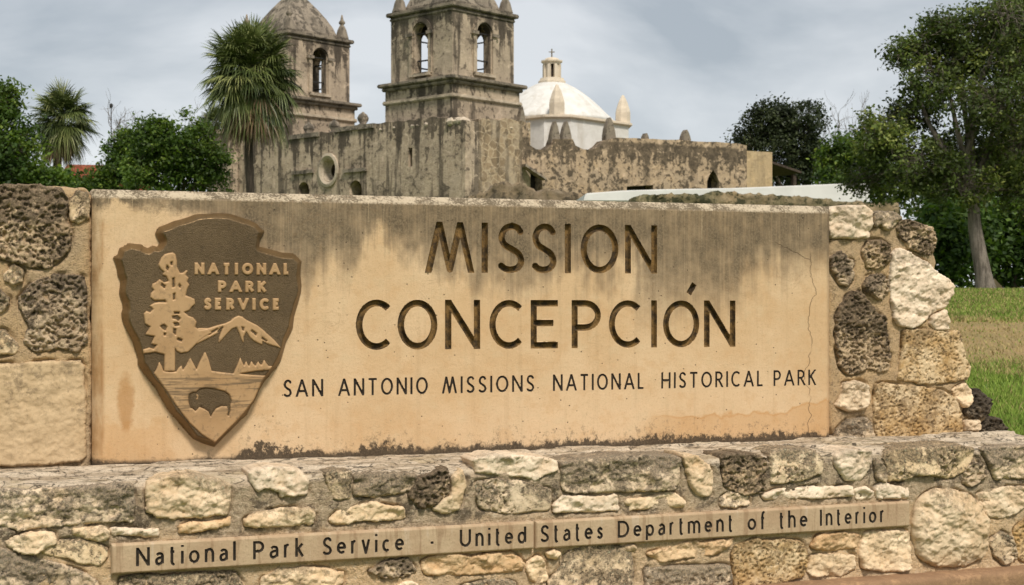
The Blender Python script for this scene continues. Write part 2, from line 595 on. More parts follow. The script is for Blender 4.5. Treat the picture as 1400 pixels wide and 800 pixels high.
def relief(name, sdf, bounds, cell, height, mat, parent, origin, back=0.04, segs=3, f0=0.0, disp=None, warp=None, smooth=True, snap=True):
    """a solid whose outline is sdf = 0 in the wall frame: front at f0 + height(sdf, p), a skirt that runs `back` behind it"""
    u0, u1, z0, z1 = bounds
    nu, nz = max(3, int((u1 - u0) / cell) + 2), max(3, int((z1 - z0) / cell) + 2)
    us, zs = np.linspace(u0, u1, nu), np.linspace(z0, z1, nz)
    du, dz = us[1] - us[0], zs[1] - zs[0]
    G = np.stack(np.meshgrid(us, zs, indexing='xy'), -1)            # (nz, nu, 2)
    P = G.reshape(-1, 2)
    Pw = P if warp is None else P + warp(P)
    s = sdf(Pw).reshape(nz, nu)
    gz, gu = np.gradient(s, dz, du)
    gl = np.sqrt(gu * gu + gz * gz) + 1e-6
    near = np.abs(s) < 0.62 * cell
    Q = G.copy()
    if snap:
        k = np.where(near, -s / gl, 0.0)
        k = np.clip(k, -0.62 * cell, 0.62 * cell)
        Q[..., 0] += k * gu / gl
        Q[..., 1] += k * gz / gl
        s = np.where(near, 0.0, s)
    mean = (s[:-1, :-1] + s[1:, :-1] + s[:-1, 1:] + s[1:, 1:]) / 4
    ok = mean < 0
    ii, jj = np.nonzero(ok)
    if not len(ii): return None
    idx = np.arange(nz * nu).reshape(nz, nu)
    quads = np.stack((idx[ii, jj], idx[ii, jj + 1], idx[ii + 1, jj + 1], idx[ii + 1, jj]), -1)
    used = np.unique(quads)
    remap = np.full(nz * nu, -1)
    remap[used] = np.arange(len(used))
    quads = remap[quads]
    p2 = Q.reshape(-1, 2)[used]
    sd = np.minimum(s.reshape(-1)[used], 0)
    gg = np.stack((gu, gz), -1).reshape(-1, 2)[used]
    gg /= np.linalg.norm(gg, axis=1)[:, None] + 1e-9
    h = height(sd, p2)
    V = np.stack((p2[:, 0], -(f0 + h), p2[:, 1]), -1)
    # boundary edges
    E = np.concatenate([quads[:, [a, b]] for a, b in ((0, 1), (1, 2), (2, 3), (3, 0))])
    key = np.minimum(E[:, 0], E[:, 1]).astype(np.int64) * len(used) + np.maximum(E[:, 0], E[:, 1])
    uq, inv, cnt = np.unique(key, return_inverse=True, return_counts=True)
    bE = E[cnt[inv] == 1]
    bv = np.unique(bE)
    bmap = np.full(len(used), -1)
    bmap[bv] = np.arange(len(bv))
    VV, FF = [V], [quads]
    prev = lambda e: e
    base = len(V)
    ring_prev = None
    for k in range(1, segs + 1):
        ring = V[bv].copy()
        ring[:, 1] += back * k / segs
        VV.append(ring)
        a = bE[:, 0] if ring_prev is None else ring_prev + bmap[bE[:, 0]]
        b = bE[:, 1] if ring_prev is None else ring_prev + bmap[bE[:, 1]]
        c, d = base + bmap[bE[:, 1]], base + bmap[bE[:, 0]]
        FF.append(np.stack((b, a, d, c), -1))
        ring_prev = base
        base += len(bv)
    V = np.concatenate(VV)
    if disp is not None: V = V + disp(V)
    return mesh_np(name, V - origin, FF, mat, parent, smooth)


# ------------------------------------------------------------------ stones
def stone_disp(kind, seed):
    off = np.array((seed * 3.7, seed * 1.9, seed * 5.3))

    def f(V):
        q = V + off
        D = np.zeros_like(V)
        a, fr = dict(c=(0.008, 13), w=(0.006, 11), b=(0.004, 12), g=(0.007, 14), t=(0.008, 22), p=(0.007, 18), o=(0.005, 20), r=(0.008, 15), k=(0.009, 20))[kind]
        D[:, 1] = a * fbm(q * fr, 6, 0.60)
        D[:, 0] = a * 0.5 * fbm(q * fr + 50, 3)
        D[:, 2] = a * 0.5 * fbm(q * fr + 90, 3)
        if kind == 'p':
            patch = sstep((perlin(q * 8) + 0.05) / 0.3)
            q2 = q + 0.010 * np.stack((perlin(q * 30), perlin(q * 30 + 11), perlin(q * 30 + 23)), -1)
            D[:, 1] += patch * (0.012 * sstep((ridged(q2 * 26, 3) - 0.64) / 0.25) + 0.006 * sstep((0.48 - worley(q2 * 48)) / 0.2)) - 0.002
        elif kind in 'tk':
            q2 = q + 0.012 * np.stack((perlin(q * 30), perlin(q * 30 + 11), perlin(q * 30 + 23)), -1)
            D[:, 1] += 0.013 * sstep((ridged(q2 * 30, 3) - 0.60) / 0.28) * (0.35 + 0.65 * sstep((perlin(q * 10) + 0.2) / 0.4))
            D[:, 1] += 0.012 * sstep((0.52 - worley(q2 * 52)) / 0.22)
            D[:, 1] += 0.003 * fbm(q * 110, 2) - 0.009
        elif kind == 'o':
            D[:, 1] += 0.008 * sstep((0.46 - worley(q * 60)) / 0.2) + 0.002 * fbm(q * 100, 2) - 0.004
        else:
            D[:, 1] += 0.0018 * fbm(q * 75, 3, 0.6)
            D[:, 1] += 0.005 * np.abs(fbm(q * 34 + 31, 4, 0.6))
            # stepped breaks, as split limestone flakes off in layers
            D[:, 1] -= 0.0055
            n_ = fbm(q * np.array((10, 10, 15)) + 31, 5, 0.58) * 6
            fr_ = n_ - np.floor(n_)
            D[:, 1] += (0.0065 if kind != 'b' else 0.002) * (np.floor(n_) + sstep((fr_ - 0.78) / 0.22))
            D[:, 1] += 0.006 * sstep((ridged(q * 24 + 3, 3) - 0.74) / 0.16) * sstep((perlin(q * 7 + 40) + 0.05) / 0.3) * (kind != 'b')
        return D
    return f


_seed = [0]
LOOPS = {}


def recess(P, name, w=0.013, amount=0.017):
    """the joint is raked back along the stones' outlines, here more, there less"""
    d = np.full(len(P), 1.0)
    for L in LOOPS.get(name, []):
        lo, hi = L.min(0) - 0.05, L.max(0) + 0.05
        k = np.nonzero(((P > lo) & (P < hi)).all(1))[0]
        if len(k): d[k] = np.minimum(d[k], poly_sdf(P[k], [L]))
    q = np.concatenate((P, P[:, :1] * 0), 1)
    return amount * sstep(1 - np.clip(d, 0, w) / w) * sstep((perlin(q * 13 + 5) + 0.30) / 0.5)




def stone(parent, origin, pts, kind, f=0.0, prot=0.022, sink=0.02, back=0.06, rad=0.008, cell=None, label=None, segs=3, wob=0.0065, grow=0.003, boulder=False):
    """a stone traced as a photo outline on the plane f; its edge lies `sink` behind f, its split face `prot` in front"""
    _seed[0] += 1
    sd = _seed[0]
    rs = np.random.default_rng(sd)
    if cell is None: cell = 0.0038 if kind in 'tpko' else 0.005
    L = wpoly(pts, f)
    if boulder: L = smooth_loop(L)
    else:
        Q = np.roll(L, -1, 0)
        L = np.stack((L * 0.9 + Q * 0.1, L * 0.1 + Q * 0.9), 1).reshape(-1, 2)
    lo, hi = L.min(0) - 0.02, L.max(0) + 0.02
    off = np.array((sd * 2.1, sd * 4.3, 0.0))
    LOOPS.setdefault(parent.name, []).append(L)

    def warp(P):
        q = np.concatenate((P, np.zeros((len(P), 1))), 1) + off
        return wob * np.stack((fbm(q * 26, 5, 0.70), fbm(q * 26 + 40, 5, 0.70)), -1) * 1.6
    half = (hi - lo) / 2 - 0.02
    mid = (lo + hi) / 2
    K = 9
    foot = mid + (rs.random((K, 2)) * 2 - 1) * half * 0.8
    ang = rs.random(K) * 6.283
    slope = np.clip(prot, 0.012, 1) / np.clip(half.min(), 0.012, 0.07) * rs.uniform(0.2, 1.5, K)
    lev = prot * rs.uniform(0.75, 1.15, K)

    def height(s, p):
        if boulder:
            t = np.clip(-s / 0.10, 0, 1)
            return -sink + (prot + sink) * np.sqrt(1 - (1 - t) ** 2)
        hf = np.full(len(p), 1.0)
        for k in range(K):
            d = np.array((math.cos(ang[k]), math.sin(ang[k])))
            hf = np.minimum(hf, lev[k] + slope[k] * ((p - foot[k]) @ d))
        hf = np.clip(hf, -sink * 0.3, prot * 1.15)
        t = np.clip(-s / rad, 0, 1)
        return -sink + (hf + sink) * np.sqrt(1 - (1 - t) ** 2)

    o = relief('stone', lambda P: poly_sdf(P, [L]) - grow, (lo[0], hi[0], lo[1], hi[1]), cell, height, STONE_M[kind], parent, origin,
               back, segs, f, stone_disp(kind, sd), warp)
    if label and o: o['label'] = label
    return o


def Z(n):
    sx, sy, ox, oy = {1: (4, 4, 0, 610), 2: (4, 4, 350, 610), 3: (4, 4, 700, 600), 4: (4, 4, 1050, 600),
                      5: (5, 5, 1120, 270), 6: (5, 5, 1120, 430), 7: (1.861, 1.861, 0, 230)}[n]
    return lambda pts: [(ox + x / sx, oy + y / sy) for x, y in pts]


# ------------------------------------------------------------------ lower wall with its ledge
FB = 0.45
Z_LEDGE = EYE - 0.606
bw, bo = wall_thing('base_wall', 1.5, 0.10, 'low rubble stone wall with a pale flat ledge, under the carved panel', 'stone wall', 0.0)
UA, UB = -0.62, 3.95


def base_skin():
    prof = []                                          # (f, z) from the front foot over the ledge to the back foot
    for z in np.arange(0.0, 0.30, 0.03): prof.append((FB - 0.013, z))
    for z in np.arange(0.30, Z_LEDGE - 0.035, 0.0056): prof.append((FB - 0.013, z))
    for a in np.linspace(0, 90, 6)[1:]:
        prof.append((FB - 0.052 + 0.03 * math.cos(R(a)), Z_LEDGE - 0.035 + 0.03 * math.sin(R(a)) + 0.0))
    for f in np.arange(FB - 0.06, -0.02, -0.0085): prof.append((f, Z_LEDGE - 0.005 + 0.006 * (1 - f / FB)))
    for f in np.arange(-0.03, -0.42, -0.03): prof.append((f, Z_LEDGE))
    for z in np.arange(Z_LEDGE - 0.02, -0.001, -0.06): prof.append((-0.42, max(z, 0)))
    prof.append((-0.42, 0.0))
    prof = np.array(prof)
    us = np.arange(UA, UB, 0.0060)
    m, n = len(us), len(prof)
    V = np.empty((m, n, 3))
    V[..., 0] = us[:, None]
    V[..., 1] = -prof[None, :, 0]
    V[..., 2] = prof[None, :, 1]
    q = V.reshape(-1, 3)
    fr = (q[:, 1] < -0.0)                               # the front half is rough in detail
    d = 0.010 * fbm(q * 12, 5, 0.62) + 0.003 * fbm(q * 55, 2)
    ledge = sstep((q[:, 2] - Z_LEDGE + 0.05) / 0.03)
    # the ledge is split into flat stones with open joints and chipped, layered surfaces
    lam = q * np.array((4.0, 16.0, 16.0))
    dz = 0.010 * fbm(lam, 4, 0.6) + 0.010 * sstep((fbm(lam * 0.7 + 30, 3) - 0.02) / 0.10) - 0.008
    edge = sstep((-q[:, 1] - FB + 0.10) / 0.08)
    V = q.copy()
    V[:, 1] += (1 - ledge) * np.where(q[:, 1] < -FB + 0.06, recess(q[:, [0, 2]], bw.name), 0)
    V[:, 1] += -d * (1 - ledge) * 1.0 - ledge * edge * 0.03 * fbm(q * np.array((7, 3, 3)) + 9, 4, 0.6)
    V[:, 2] += ledge * (dz - 0.006 * edge)
    V[:, 2] = np.maximum(V[:, 2], 0.0)
    i, k = np.meshgrid(np.arange(m - 1), np.arange(n - 1), indexing='ij')
    F = np.stack((i * n + k, (i + 1) * n + k, (i + 1) * n + k + 1, i * n + k + 1), -1).reshape(-1, 4)
    caps = []
    Vc = [V]
    b = len(V)
    for e, rowi in ((0, 0), (1, m - 1)):
        c = V.reshape(m, n, 3)[rowi].mean(0)
        Vc.append(c[None, :])
        for j in range(n - 1):
            a1, a2 = rowi * n + j, rowi * n + j + 1
            caps.append((a1, a2, b + e) if e == 0 else (a2, a1, b + e))
    mesh_np('mortar_bed', np.concatenate(Vc) - bo, [F, np.array(caps)], M_BASE, bw)


TOPC = dict(back=0.16, segs=6, prot=0.012, sink=0.012, grow=0.001)       # the top course carries the ledge
MIDC = dict(back=0.05, segs=2, prot=0.012, sink=0.014, grow=0.002)
base_stones = [
    (1, 'g', TOPC, [(-90, 238), (60, 236), (200, 235), (430, 222), (600, 205), (735, 205), (738, 330), (730, 415), (640, 415), (470, 430), (270, 440), (110, 468), (20, 440), (-90, 430)]),
    (1, 'c', TOPC, [(800, 200), (900, 165), (1080, 158), (1200, 185), (1262, 210), (1262, 300), (1250, 375), (1100, 390), (960, 400), (860, 390), (805, 360), (795, 280)]),
    (1, 'w', MIDC, [(605, 446), (660, 452), (800, 456), (868, 447), (872, 486), (800, 496), (720, 490), (608, 489)]),
    (1, 'r', MIDC, [(980, 436), (1060, 416), (1180, 410), (1265, 392), (1258, 434), (1150, 449), (1060, 474), (980, 474)]),
    (1, 'c', MIDC, [(20, 520), (150, 475), (300, 470), (310, 530), (215, 585), (130, 590), (40, 545)]),
    (1, 'p', MIDC, [(220, 575), (330, 515), (480, 512), (592, 556), (585, 620), (545, 658), (440, 645), (370, 615), (280, 605)]),
    (1, 'g', dict(MIDC, prot=0.022), [(-90, 555), (0, 555), (80, 590), (250, 620), (400, 670), (520, 720), (545, 800), (545, 900), (250, 920), (-90, 910)]),
    (1, 'p', MIDC, [(650, 725), (760, 702), (960, 700), (1150, 692), (1290, 690), (1340, 760), (1330, 870), (1000, 890), (655, 870)]),
    (1, 'c', MIDC, [(390, 452), (580, 436), (600, 500), (560, 520), (480, 508), (400, 482)]),
    (2, 'w', dict(TOPC, prot=0.026), [(-36, 145), (30, 122), (110, 112), (250, 130), (287, 190), (287, 266), (140, 284), (128, 248), (60, 228), (10, 250), (-30, 205)]),
    (2, 'c', MIDC, [(-66, 405), (0, 362), (150, 342), (300, 336), (331, 375), (314, 428), (160, 438), (20, 448), (-62, 440)]),
    (2, 'p', TOPC, [(368, 150), (440, 132), (522, 138), (534, 210), (528, 288), (470, 298), (425, 290), (398, 230)]),
    (2, 'g', dict(TOPC, prot=0.014), [(534, 148), (760, 143), (876, 148), (872, 240), (760, 266), (650, 282), (538, 276)]),
    (2, 'c', dict(MIDC, prot=0.026), [(403, 408), (450, 358), (550, 322), (650, 302), (720, 328), (812, 338), (823, 402), (700, 408), (560, 408), (450, 434), (413, 424)]),
    (2, 't', TOPC, [(880, 175), (1000, 130), (1052, 112), (1062, 262), (985, 330), (900, 342), (828, 272)]),
    (2, 'c', TOPC, [(1072, 170), (1130, 116), (1152, 200), (1122, 352), (1042, 372), (968, 352), (985, 325), (1064, 268)]),
    (3, 'w', TOPC, [(-212, 112), (-100, 88), (100, 93), (252, 120), (258, 170), (170, 200), (130, 236), (60, 208), (-50, 204), (-192, 184)]),
    (3, 'p', MIDC, [(-205, 238), (-60, 216), (100, 238), (222, 282), (213, 390), (100, 400), (0, 412), (-180, 384)]),
    (2, 'c', dict(MIDC, prot=0.026), [(36, 720), (120, 678), (240, 656), (380, 668), (484, 698), (484, 740), (450, 790), (450, 870), (200, 880), (16, 860)]),
    (2, 't', MIDC, [(612, 694), (700, 628), (830, 606), (884, 680), (820, 714), (700, 726)]),
    (2, 'r', dict(MIDC, prot=0.024), [(906, 630), (1000, 592), (1110, 588), (1180, 608), (1250, 588), (1400, 576), (1452, 618), (1458, 682), (1380, 692), (1280, 702), (1180, 702), (1060, 704), (928, 708)]),
    (2, 'c', MIDC, [(735, 782), (850, 738), (955, 790), (960, 880), (730, 880)]),
    (2, 'p', MIDC, [(1120, 766), (1300, 730), (1425, 738), (1440, 880), (1110, 880)]),
    (3, 'g', dict(TOPC, prot=0.024), [(266, 130), (400, 108), (600, 93), (922, 90), (922, 200), (892, 282), (740, 288), (600, 293), (430, 298), (288, 293), (272, 230)]),
    (3, 'w', MIDC, [(226, 364), (290, 308), (420, 318), (582, 310), (593, 390), (500, 398), (380, 404), (228, 400)]),
    (3, 'c', MIDC, [(616, 340), (740, 320), (892, 291), (949, 345), (944, 374), (790, 374), (648, 399)]),
    (3, 'c', TOPC, [(932, 84), (1010, 92), (1082, 138), (1113, 210), (1092, 314), (1020, 322), (972, 250)]),
    (3, 't', TOPC, [(1148, 88), (1260, 74), (1360, 88), (1398, 110), (1388, 292), (1270, 314), (1220, 294), (1158, 254)]),
    (3, 'g', MIDC, [(1148, 322), (1200, 288), (1300, 312), (1312, 358), (1220, 378), (1148, 368)]),
    (4, 'w', MIDC, [(-30, 310), (50, 277), (250, 262), (458, 260), (468, 312), (380, 323), (150, 329), (-10, 340)]),
    (3, 'c', MIDC, [(82, 682), (150, 636), (193, 690), (203, 770), (150, 804), (92, 770)]),
    (3, 'r', MIDC, [(-55, 640), (20, 636), (78, 690), (20, 724), (-45, 722)]),
    (3, 'p', dict(MIDC, prot=0.028), [(205, 780), (258, 720), (298, 618), (420, 576), (560, 572), (663, 618), (674, 740), (668, 880), (450, 890), (195, 880)]),
    (3, 'c', MIDC, [(596, 602), (660, 572), (688, 600), (640, 624)]),
    (3, 'r', dict(MIDC, prot=0.026), [(736, 630), (860, 592), (940, 562), (1100, 557), (1214, 546), (1184, 592), (1120, 639), (1000, 644), (900, 664), (810, 675)]),
    (3, 'g', MIDC, [(728, 708), (900, 698), (1192, 688), (1203, 780), (1203, 880), (960, 885), (728, 880)]),
    (3, 'o', MIDC, [(1208, 640), (1228, 578), (1330, 542), (1462, 568), (1524, 700), (1505, 870), (1360, 885), (1228, 870)]),
    (3, 'c', MIDC, [(188, 618), (230, 598), (267, 630), (240, 658), (198, 652)]),
    (4, 'p', TOPC, [(16, 78), (100, 54), (260, 58), (303, 110), (303, 190), (210, 223), (150, 243), (16, 248)]),
    (4, 'w', TOPC, [(367, 90), (420, 58), (562, 58), (578, 110), (542, 202), (500, 235), (430, 233), (372, 150)]),
    (4, 'g', dict(TOPC, prot=0.01), [(586, 130), (618, 106), (658, 180), (644, 238), (598, 222)]),
    (4, 'p', dict(TOPC, prot=0.03), [(622, 98), (700, 50), (850, 40), (1060, 30), (1132, 50), (1133, 100), (1072, 192), (1000, 222), (900, 202), (800, 203), (740, 233), (662, 234), (652, 150)]),
    (4, 't', dict(TOPC, prot=0.008), [(1078, 150), (1150, 100), (1203, 160), (1193, 222), (1110, 264), (1073, 244)]),
    (4, 'g', TOPC, [(1168, 58), (1300, 40), (1480, 38), (1640, 40), (1640, 210), (1470, 217), (1310, 217), (1250, 228), (1208, 130)]),
    (4, 'w', MIDC, [(468, 280), (540, 262), (583, 300), (572, 333), (488, 331)]),
    (4, 'w', MIDC, [(588, 258), (640, 242), (700, 260), (772, 263), (772, 328), (598, 331)]),
    (4, 'c', dict(MIDC, prot=0.026, boulder=True), [(798, 410), (828, 328), (900, 277), (1010, 272), (1132, 318), (1203, 410), (1208, 520), (1193, 620), (1122, 693), (1000, 704), (900, 694), (828, 653), (798, 560), (793, 480)]),
    (4, 'c', MIDC, [(1148, 300), (1300, 262), (1422, 266), (1424, 340), (1372, 402), (1280, 438), (1198, 428), (1168, 360)]),
    (4, 'p', MIDC, [(1212, 560), (1280, 502), (1343, 540), (1368, 650), (1300, 693), (1238, 642)]),
    (4, 'o', MIDC, [(1348, 500), (1420, 428), (1560, 440), (1580, 680), (1480, 700), (1368, 662)]),
    (4, 'r', MIDC, [(238, 602), (270, 528), (400, 512), (498, 518), (488, 592), (420, 608), (330, 613)]),
    (4, 'c', MIDC, [(217, 722), (240, 637), (380, 627), (483, 637), (488, 712), (420, 748), (240, 758)]),
    (4, 'c', MIDC, [(507, 602), (540, 507), (772, 497), (783, 600), (778, 718), (640, 728), (518, 712)]),
    (4, 'o', MIDC, [(-30, 560), (60, 548), (190, 560), (225, 640), (200, 760), (60, 790), (-10, 760)]),
    # a few more beyond the frame, where the wall runs on
    (1, 'c', TOPC, [(-640, 262), (-480, 248), (-300, 242), (-120, 240), (-116, 420), (-300, 452), (-500, 470), (-640, 460)]),
    (1, 'p', MIDC, [(-560, 520), (-380, 486), (-200, 470), (-120, 480), (-130, 640), (-300, 680), (-520, 700)]),
    (4, 'c', TOPC, [(1670, 42), (1850, 34), (2080, 28), (2090, 190), (1900, 205), (1680, 212)]),
    (4, 'p', MIDC, [(1620, 260), (1800, 245), (1980, 240), (2010, 400), (1880, 520), (1680, 560), (1610, 420)]),
    (4, 'o', MIDC, [(1640, 600), (1840, 560), (2040, 540), (2060, 690), (1840, 730), (1650, 740)]),
]
BSLAB = dict(g='long grey slab in the top course', k='blackened porous stone')
for zi, kind, kw, pts in base_stones:
    stone(bw, bo, Z(zi)(pts), kind, f=FB - 0.005, **kw)

base_skin()

# reddish plinth course that shows at the lower right
M_PLINTH = stone_mat('reddish_plinth_stone', (0.46, 0.29, 0.17), (0.38, 0.24, 0.14), (0.18, 0.11, 0.07), 0.6, 0.5, warm_amt=0.2)


def plinth():
    zt = EYE - 1.118
    prof = [(FB + 0.10, 0.0)] + [(FB + 0.10, z) for z in np.linspace(0.05, zt - 0.02, 10)] + [(FB + 0.095, zt - 0.006), (FB + 0.08, zt), (FB + 0.04, zt), (FB - 0.03, zt)]
    prof = np.array(prof)
    us = np.arange(UA, UB, 0.02)
    V = np.empty((len(us), len(prof), 3))
    V[..., 0] = us[:, None]
    V[..., 1] = -prof[None, :, 0]
    V[..., 2] = prof[None, :, 1]
    V = V.reshape(-1, 3)
    V[:, 1] += 0.006 * fbm(V * 12, 3)
    V[:, 2] += 0.006 * fbm(V * 9 + 4, 3) * (V[:, 2] > 0.05)
    m, n = len(us), len(prof)
    i, k = np.meshgrid(np.arange(m - 1), np.arange(n - 1), indexing='ij')
    F = np.stack((i * n + k, (i + 1) * n + k, (i + 1) * n + k + 1, i * n + k + 1), -1).reshape(-1, 4)
    mesh_np('plinth_course', V - bo, F, M_PLINTH, bw)


plinth()

# ------------------------------------------------------------------ the two rubble pillars beside the panel
def pillar_core(parent, origin, outline, f, mat, back, warp_amp=0.008):
    L = smooth_loop(outline)
    lo, hi = L.min(0) - 0.03, L.max(0) + 0.03

    def warp(P):
        q = np.concatenate((P, np.zeros((len(P), 1))), 1)
        return warp_amp * np.stack((fbm(q * 15 + 7, 3, 0.6), fbm(q * 15 + 60, 3, 0.6)), -1) * 1.6

    def height(s, p):
        t = np.clip(-s / 0.03, 0, 1)
        return -0.03 + 0.03 * np.sqrt(1 - (1 - t) ** 2) - recess(p, parent.name)

    def disp(V):
        D = np.zeros_like(V)
        D[:, 1] = 0.009 * fbm(V * 13, 5, 0.62)
        D[:, 0] = 0.006 * fbm(V * 18 + 20, 3)
        D[:, 2] = 0.006 * fbm(V * 18 + 70, 3)
        return D
    relief('mortar_bed', lambda P: poly_sdf(P, [L]), (lo[0], hi[0], lo[1], hi[1]), 0.006, height, mat, parent, origin, back, 18, f, disp, warp)


FP = -0.03
rp, ro = wall_thing('stone_pillar', 3.3, -0.2, 'ragged stone pillar with a big white slab, at the right end of the panel', 'pillar', Z_LEDGE)
core = Z(5)([(72, 75), (110, 68), (330, 64), (372, 92), (450, 96), (540, 110), (570, 152), (690, 190), (785, 215), (800, 340), (820, 430), (818, 520), (880, 570), (900, 640), (868, 730), (866, 800),
             (890, 880), (965, 925), (995, 1080), (1028, 1240), (1045, 1290), (1120, 1340), (1165, 1420), (1160, 1480), (1230, 1530), (1285, 1590), (1285, 1680), (500, 1700), (60, 1700), (62, 900)])
core_r = core
EDG = dict(back=0.30, segs=10, prot=0.017, sink=0.012, grow=0.001)
INN = dict(back=0.06, segs=3, prot=0.014, sink=0.016, grow=-0.001)
for zi, kind, kw, lab, pts in [
    (5, 'w', dict(EDG, prot=0.02), 'white squared block at the top corner', [(73, 90), (110, 56), (322, 53), (368, 95), (373, 200), (347, 274), (250, 282), (78, 279)]),
    (5, 'g', EDG, None, [(378, 100), (430, 92), (532, 97), (563, 150), (522, 192), (470, 224), (418, 184), (383, 204)]),
    (5, 't', dict(EDG, prot=0.028), 'dark porous stone at the top edge', [(528, 190), (558, 148), (640, 152), (702, 182), (784, 202), (806, 260), (800, 350), (774, 400), (700, 380), (618, 344), (556, 272)]),
    (5, 't', dict(INN, prot=0.022), None, [(306, 360), (348, 288), (430, 286), (494, 328), (505, 400), (464, 474), (400, 494), (338, 484), (306, 420)]),
    (5, 't', INN, None, [(74, 405), (150, 355), (202, 398), (248, 438), (248, 560), (203, 614), (150, 604), (107, 532), (78, 460)]),
    (5, 't', dict(INN, prot=0.022), None, [(311, 600), (328, 542), (420, 511), (484, 558), (494, 640), (432, 704), (380, 694), (317, 642)]),
    (5, 'w', dict(EDG, prot=0.010), 'big smooth white slab', [(503, 370), (560, 347), (640, 380), (760, 455), (832, 525), (902, 556), (929, 600), (923, 662), (884, 714), (874, 752), (772, 794), (742, 834), (690, 879), (620, 889), (550, 879), (513, 822), (493, 640), (483, 560)]),
    (6, 'w', EDG, None, [(778, 18), (874, -40), (893, 40), (893, 103), (800, 108), (768, 60)]),
    (5, 't', dict(INN, prot=0.02), 'tall dark porous stone', [(228, 636), (284, 636), (332, 698), (394, 790), (442, 800), (463, 900), (494, 1020), (504, 1080), (484, 1184), (402, 1204), (330, 1174), (260, 1214), (200, 1214), (147, 1162), (117, 1000), (117, 820), (138, 738)]),
    (6, 'o', dict(EDG, prot=0.03), 'golden squared block with rusty edge', [(582, 102), (700, 97), (830, 112), (972, 112), (988, 200), (1013, 290), (1044, 370), (1023, 444), (900, 464), (760, 479), (650, 464), (541, 443), (556, 350), (576, 250)]),
    (6, 'c', INN, None, [(172, 462), (280, 452), (348, 478), (353, 580), (303, 662), (210, 668), (117, 632), (147, 550)]),
    (6, 'o', dict(INN, prot=0.022), None, [(381, 478), (450, 462), (560, 477), (700, 487), (862, 517), (943, 568), (984, 680), (994, 790), (950, 862), (650, 872), (398, 862), (376, 700)]),
    (6, 'c', EDG, None, [(918, 518), (1000, 467), (1043, 520), (1048, 590), (1002, 643), (958, 602)]),
    (6, 'k', dict(EDG, prot=0.020), 'blackened stone at the foot', [(1036, 520), (1090, 507), (1143, 558), (1184, 578), (1163, 640), (1153, 693), (1090, 714), (1018, 703), (998, 660)]),
    (6, 'k', EDG, None, [(1116, 764), (1180, 697), (1232, 707), (1294, 770), (1298, 850), (1116, 850)]),
    (6, 'g', INN, None, [(127, 792), (200, 717), (330, 697), (383, 738), (383, 850), (250, 875), (107, 852)]),
    (6, 'c', INN, None, [(1000, 720), (1100, 716), (1110, 760), (1100, 800), (1000, 800)]),
]:
    stone(rp, ro, Z(zi)(pts), kind, f=FP, label=lab, **kw)

lp, lo_ = wall_thing('stone_pillar', -0.35, -0.2, 'square stone pillar of dark porous blocks, left of the arrowhead', 'pillar', Z_LEDGE)
core = Z(7)([(-190, 40), (-60, 38), (60, 38), (150, 44), (233, 52), (236, 120), (236, 400), (236, 700), (236, 800), (100, 815), (-60, 815), (-190, 820), (-188, 430)])
core_l = core
for kind, kw, lab, pts in [
    ('t', dict(EDG, prot=0.022), 'large dark porous block under the top', [(-50, 42), (40, 40), (100, 42), (160, 50), (180, 90), (168, 130), (184, 160), (180, 205), (142, 242), (120, 258), (60, 248), (0, 228), (-45, 230)]),
    ('p', dict(EDG, prot=0.03), None, [(172, 84), (196, 56), (226, 62), (232, 100), (226, 130), (200, 142), (178, 130)]),
    ('p', INN, None, [(3, 270), (35, 238), (62, 260), (62, 290), (35, 303), (8, 292)]),
    ('t', dict(INN, prot=0.022), None, [(46, 332), (78, 288), (140, 267), (217, 272), (223, 330), (225, 440), (202, 473), (150, 458), (90, 473), (57, 442), (72, 400), (50, 362)]),
    ('p', INN, None, [(-42, 308), (0, 302), (27, 330), (22, 352), (0, 378), (-42, 384)]),
    ('p', INN, None, [(-42, 428), (10, 407), (53, 455), (43, 473), (0, 478), (-42, 478)]),
    ('b', dict(INN, prot=0.012), 'broad flat tan block at the foot', [(-60, 500), (60, 494), (120, 490), (216, 490), (221, 600), (220, 748), (100, 758), (-60, 764)]),
    ('c', INN, None, [(-180, 300), (-90, 290), (-54, 330), (-60, 440), (-120, 480), (-180, 470)]),
    ('g', EDG, None, [(-185, 50), (-120, 45), (-60, 46), (-58, 220), (-120, 260), (-185, 250)]),
    ('o', INN, None, [(-185, 510), (-110, 500), (-72, 520), (-72, 740), (-185, 750)]),
]:
    stone(lp, lo_, Z(7)(pts), kind, f=FP, label=lab, **kw)
pillar_core(rp, ro, wpoly(core_r, FP), FP - 0.012, M_MORTAR, 0.36)
pillar_core(lp, lo_, wpoly(core_l, FP), FP - 0.012, M_MORTAR, 0.36)
# ------------------------------------------------------------------ letters drawn as strokes
def arc(cx, cy, rx, ry, a0, a1, n=14):
    return [(cx + rx * math.cos(R(a)), cy + ry * math.sin(R(a))) for a in np.linspace(a0, a1, n)]


def spline(P, n=6):
    P = [np.array(p, float) for p in P]
    P = [2 * P[0] - P[1]] + P + [2 * P[-1] - P[-2]]
    out = []
    for i in range(1, len(P) - 2):
        for t in np.linspace(0, 1, n, endpoint=False):
            a, b, c, d = P[i - 1], P[i], P[i + 1], P[i + 2]
            out.append(tuple(0.5 * (2 * b + (c - a) * t + (2 * a - 5 * b + 4 * c - d) * t * t + (3 * b - a - 3 * c + d) * t ** 3)))
    out.append(tuple(P[-2]))
    return out


def ext(p, q, k=0.25): return (p[0] + (p[0] - q[0]) * k, p[1] + (p[1] - q[1]) * k)


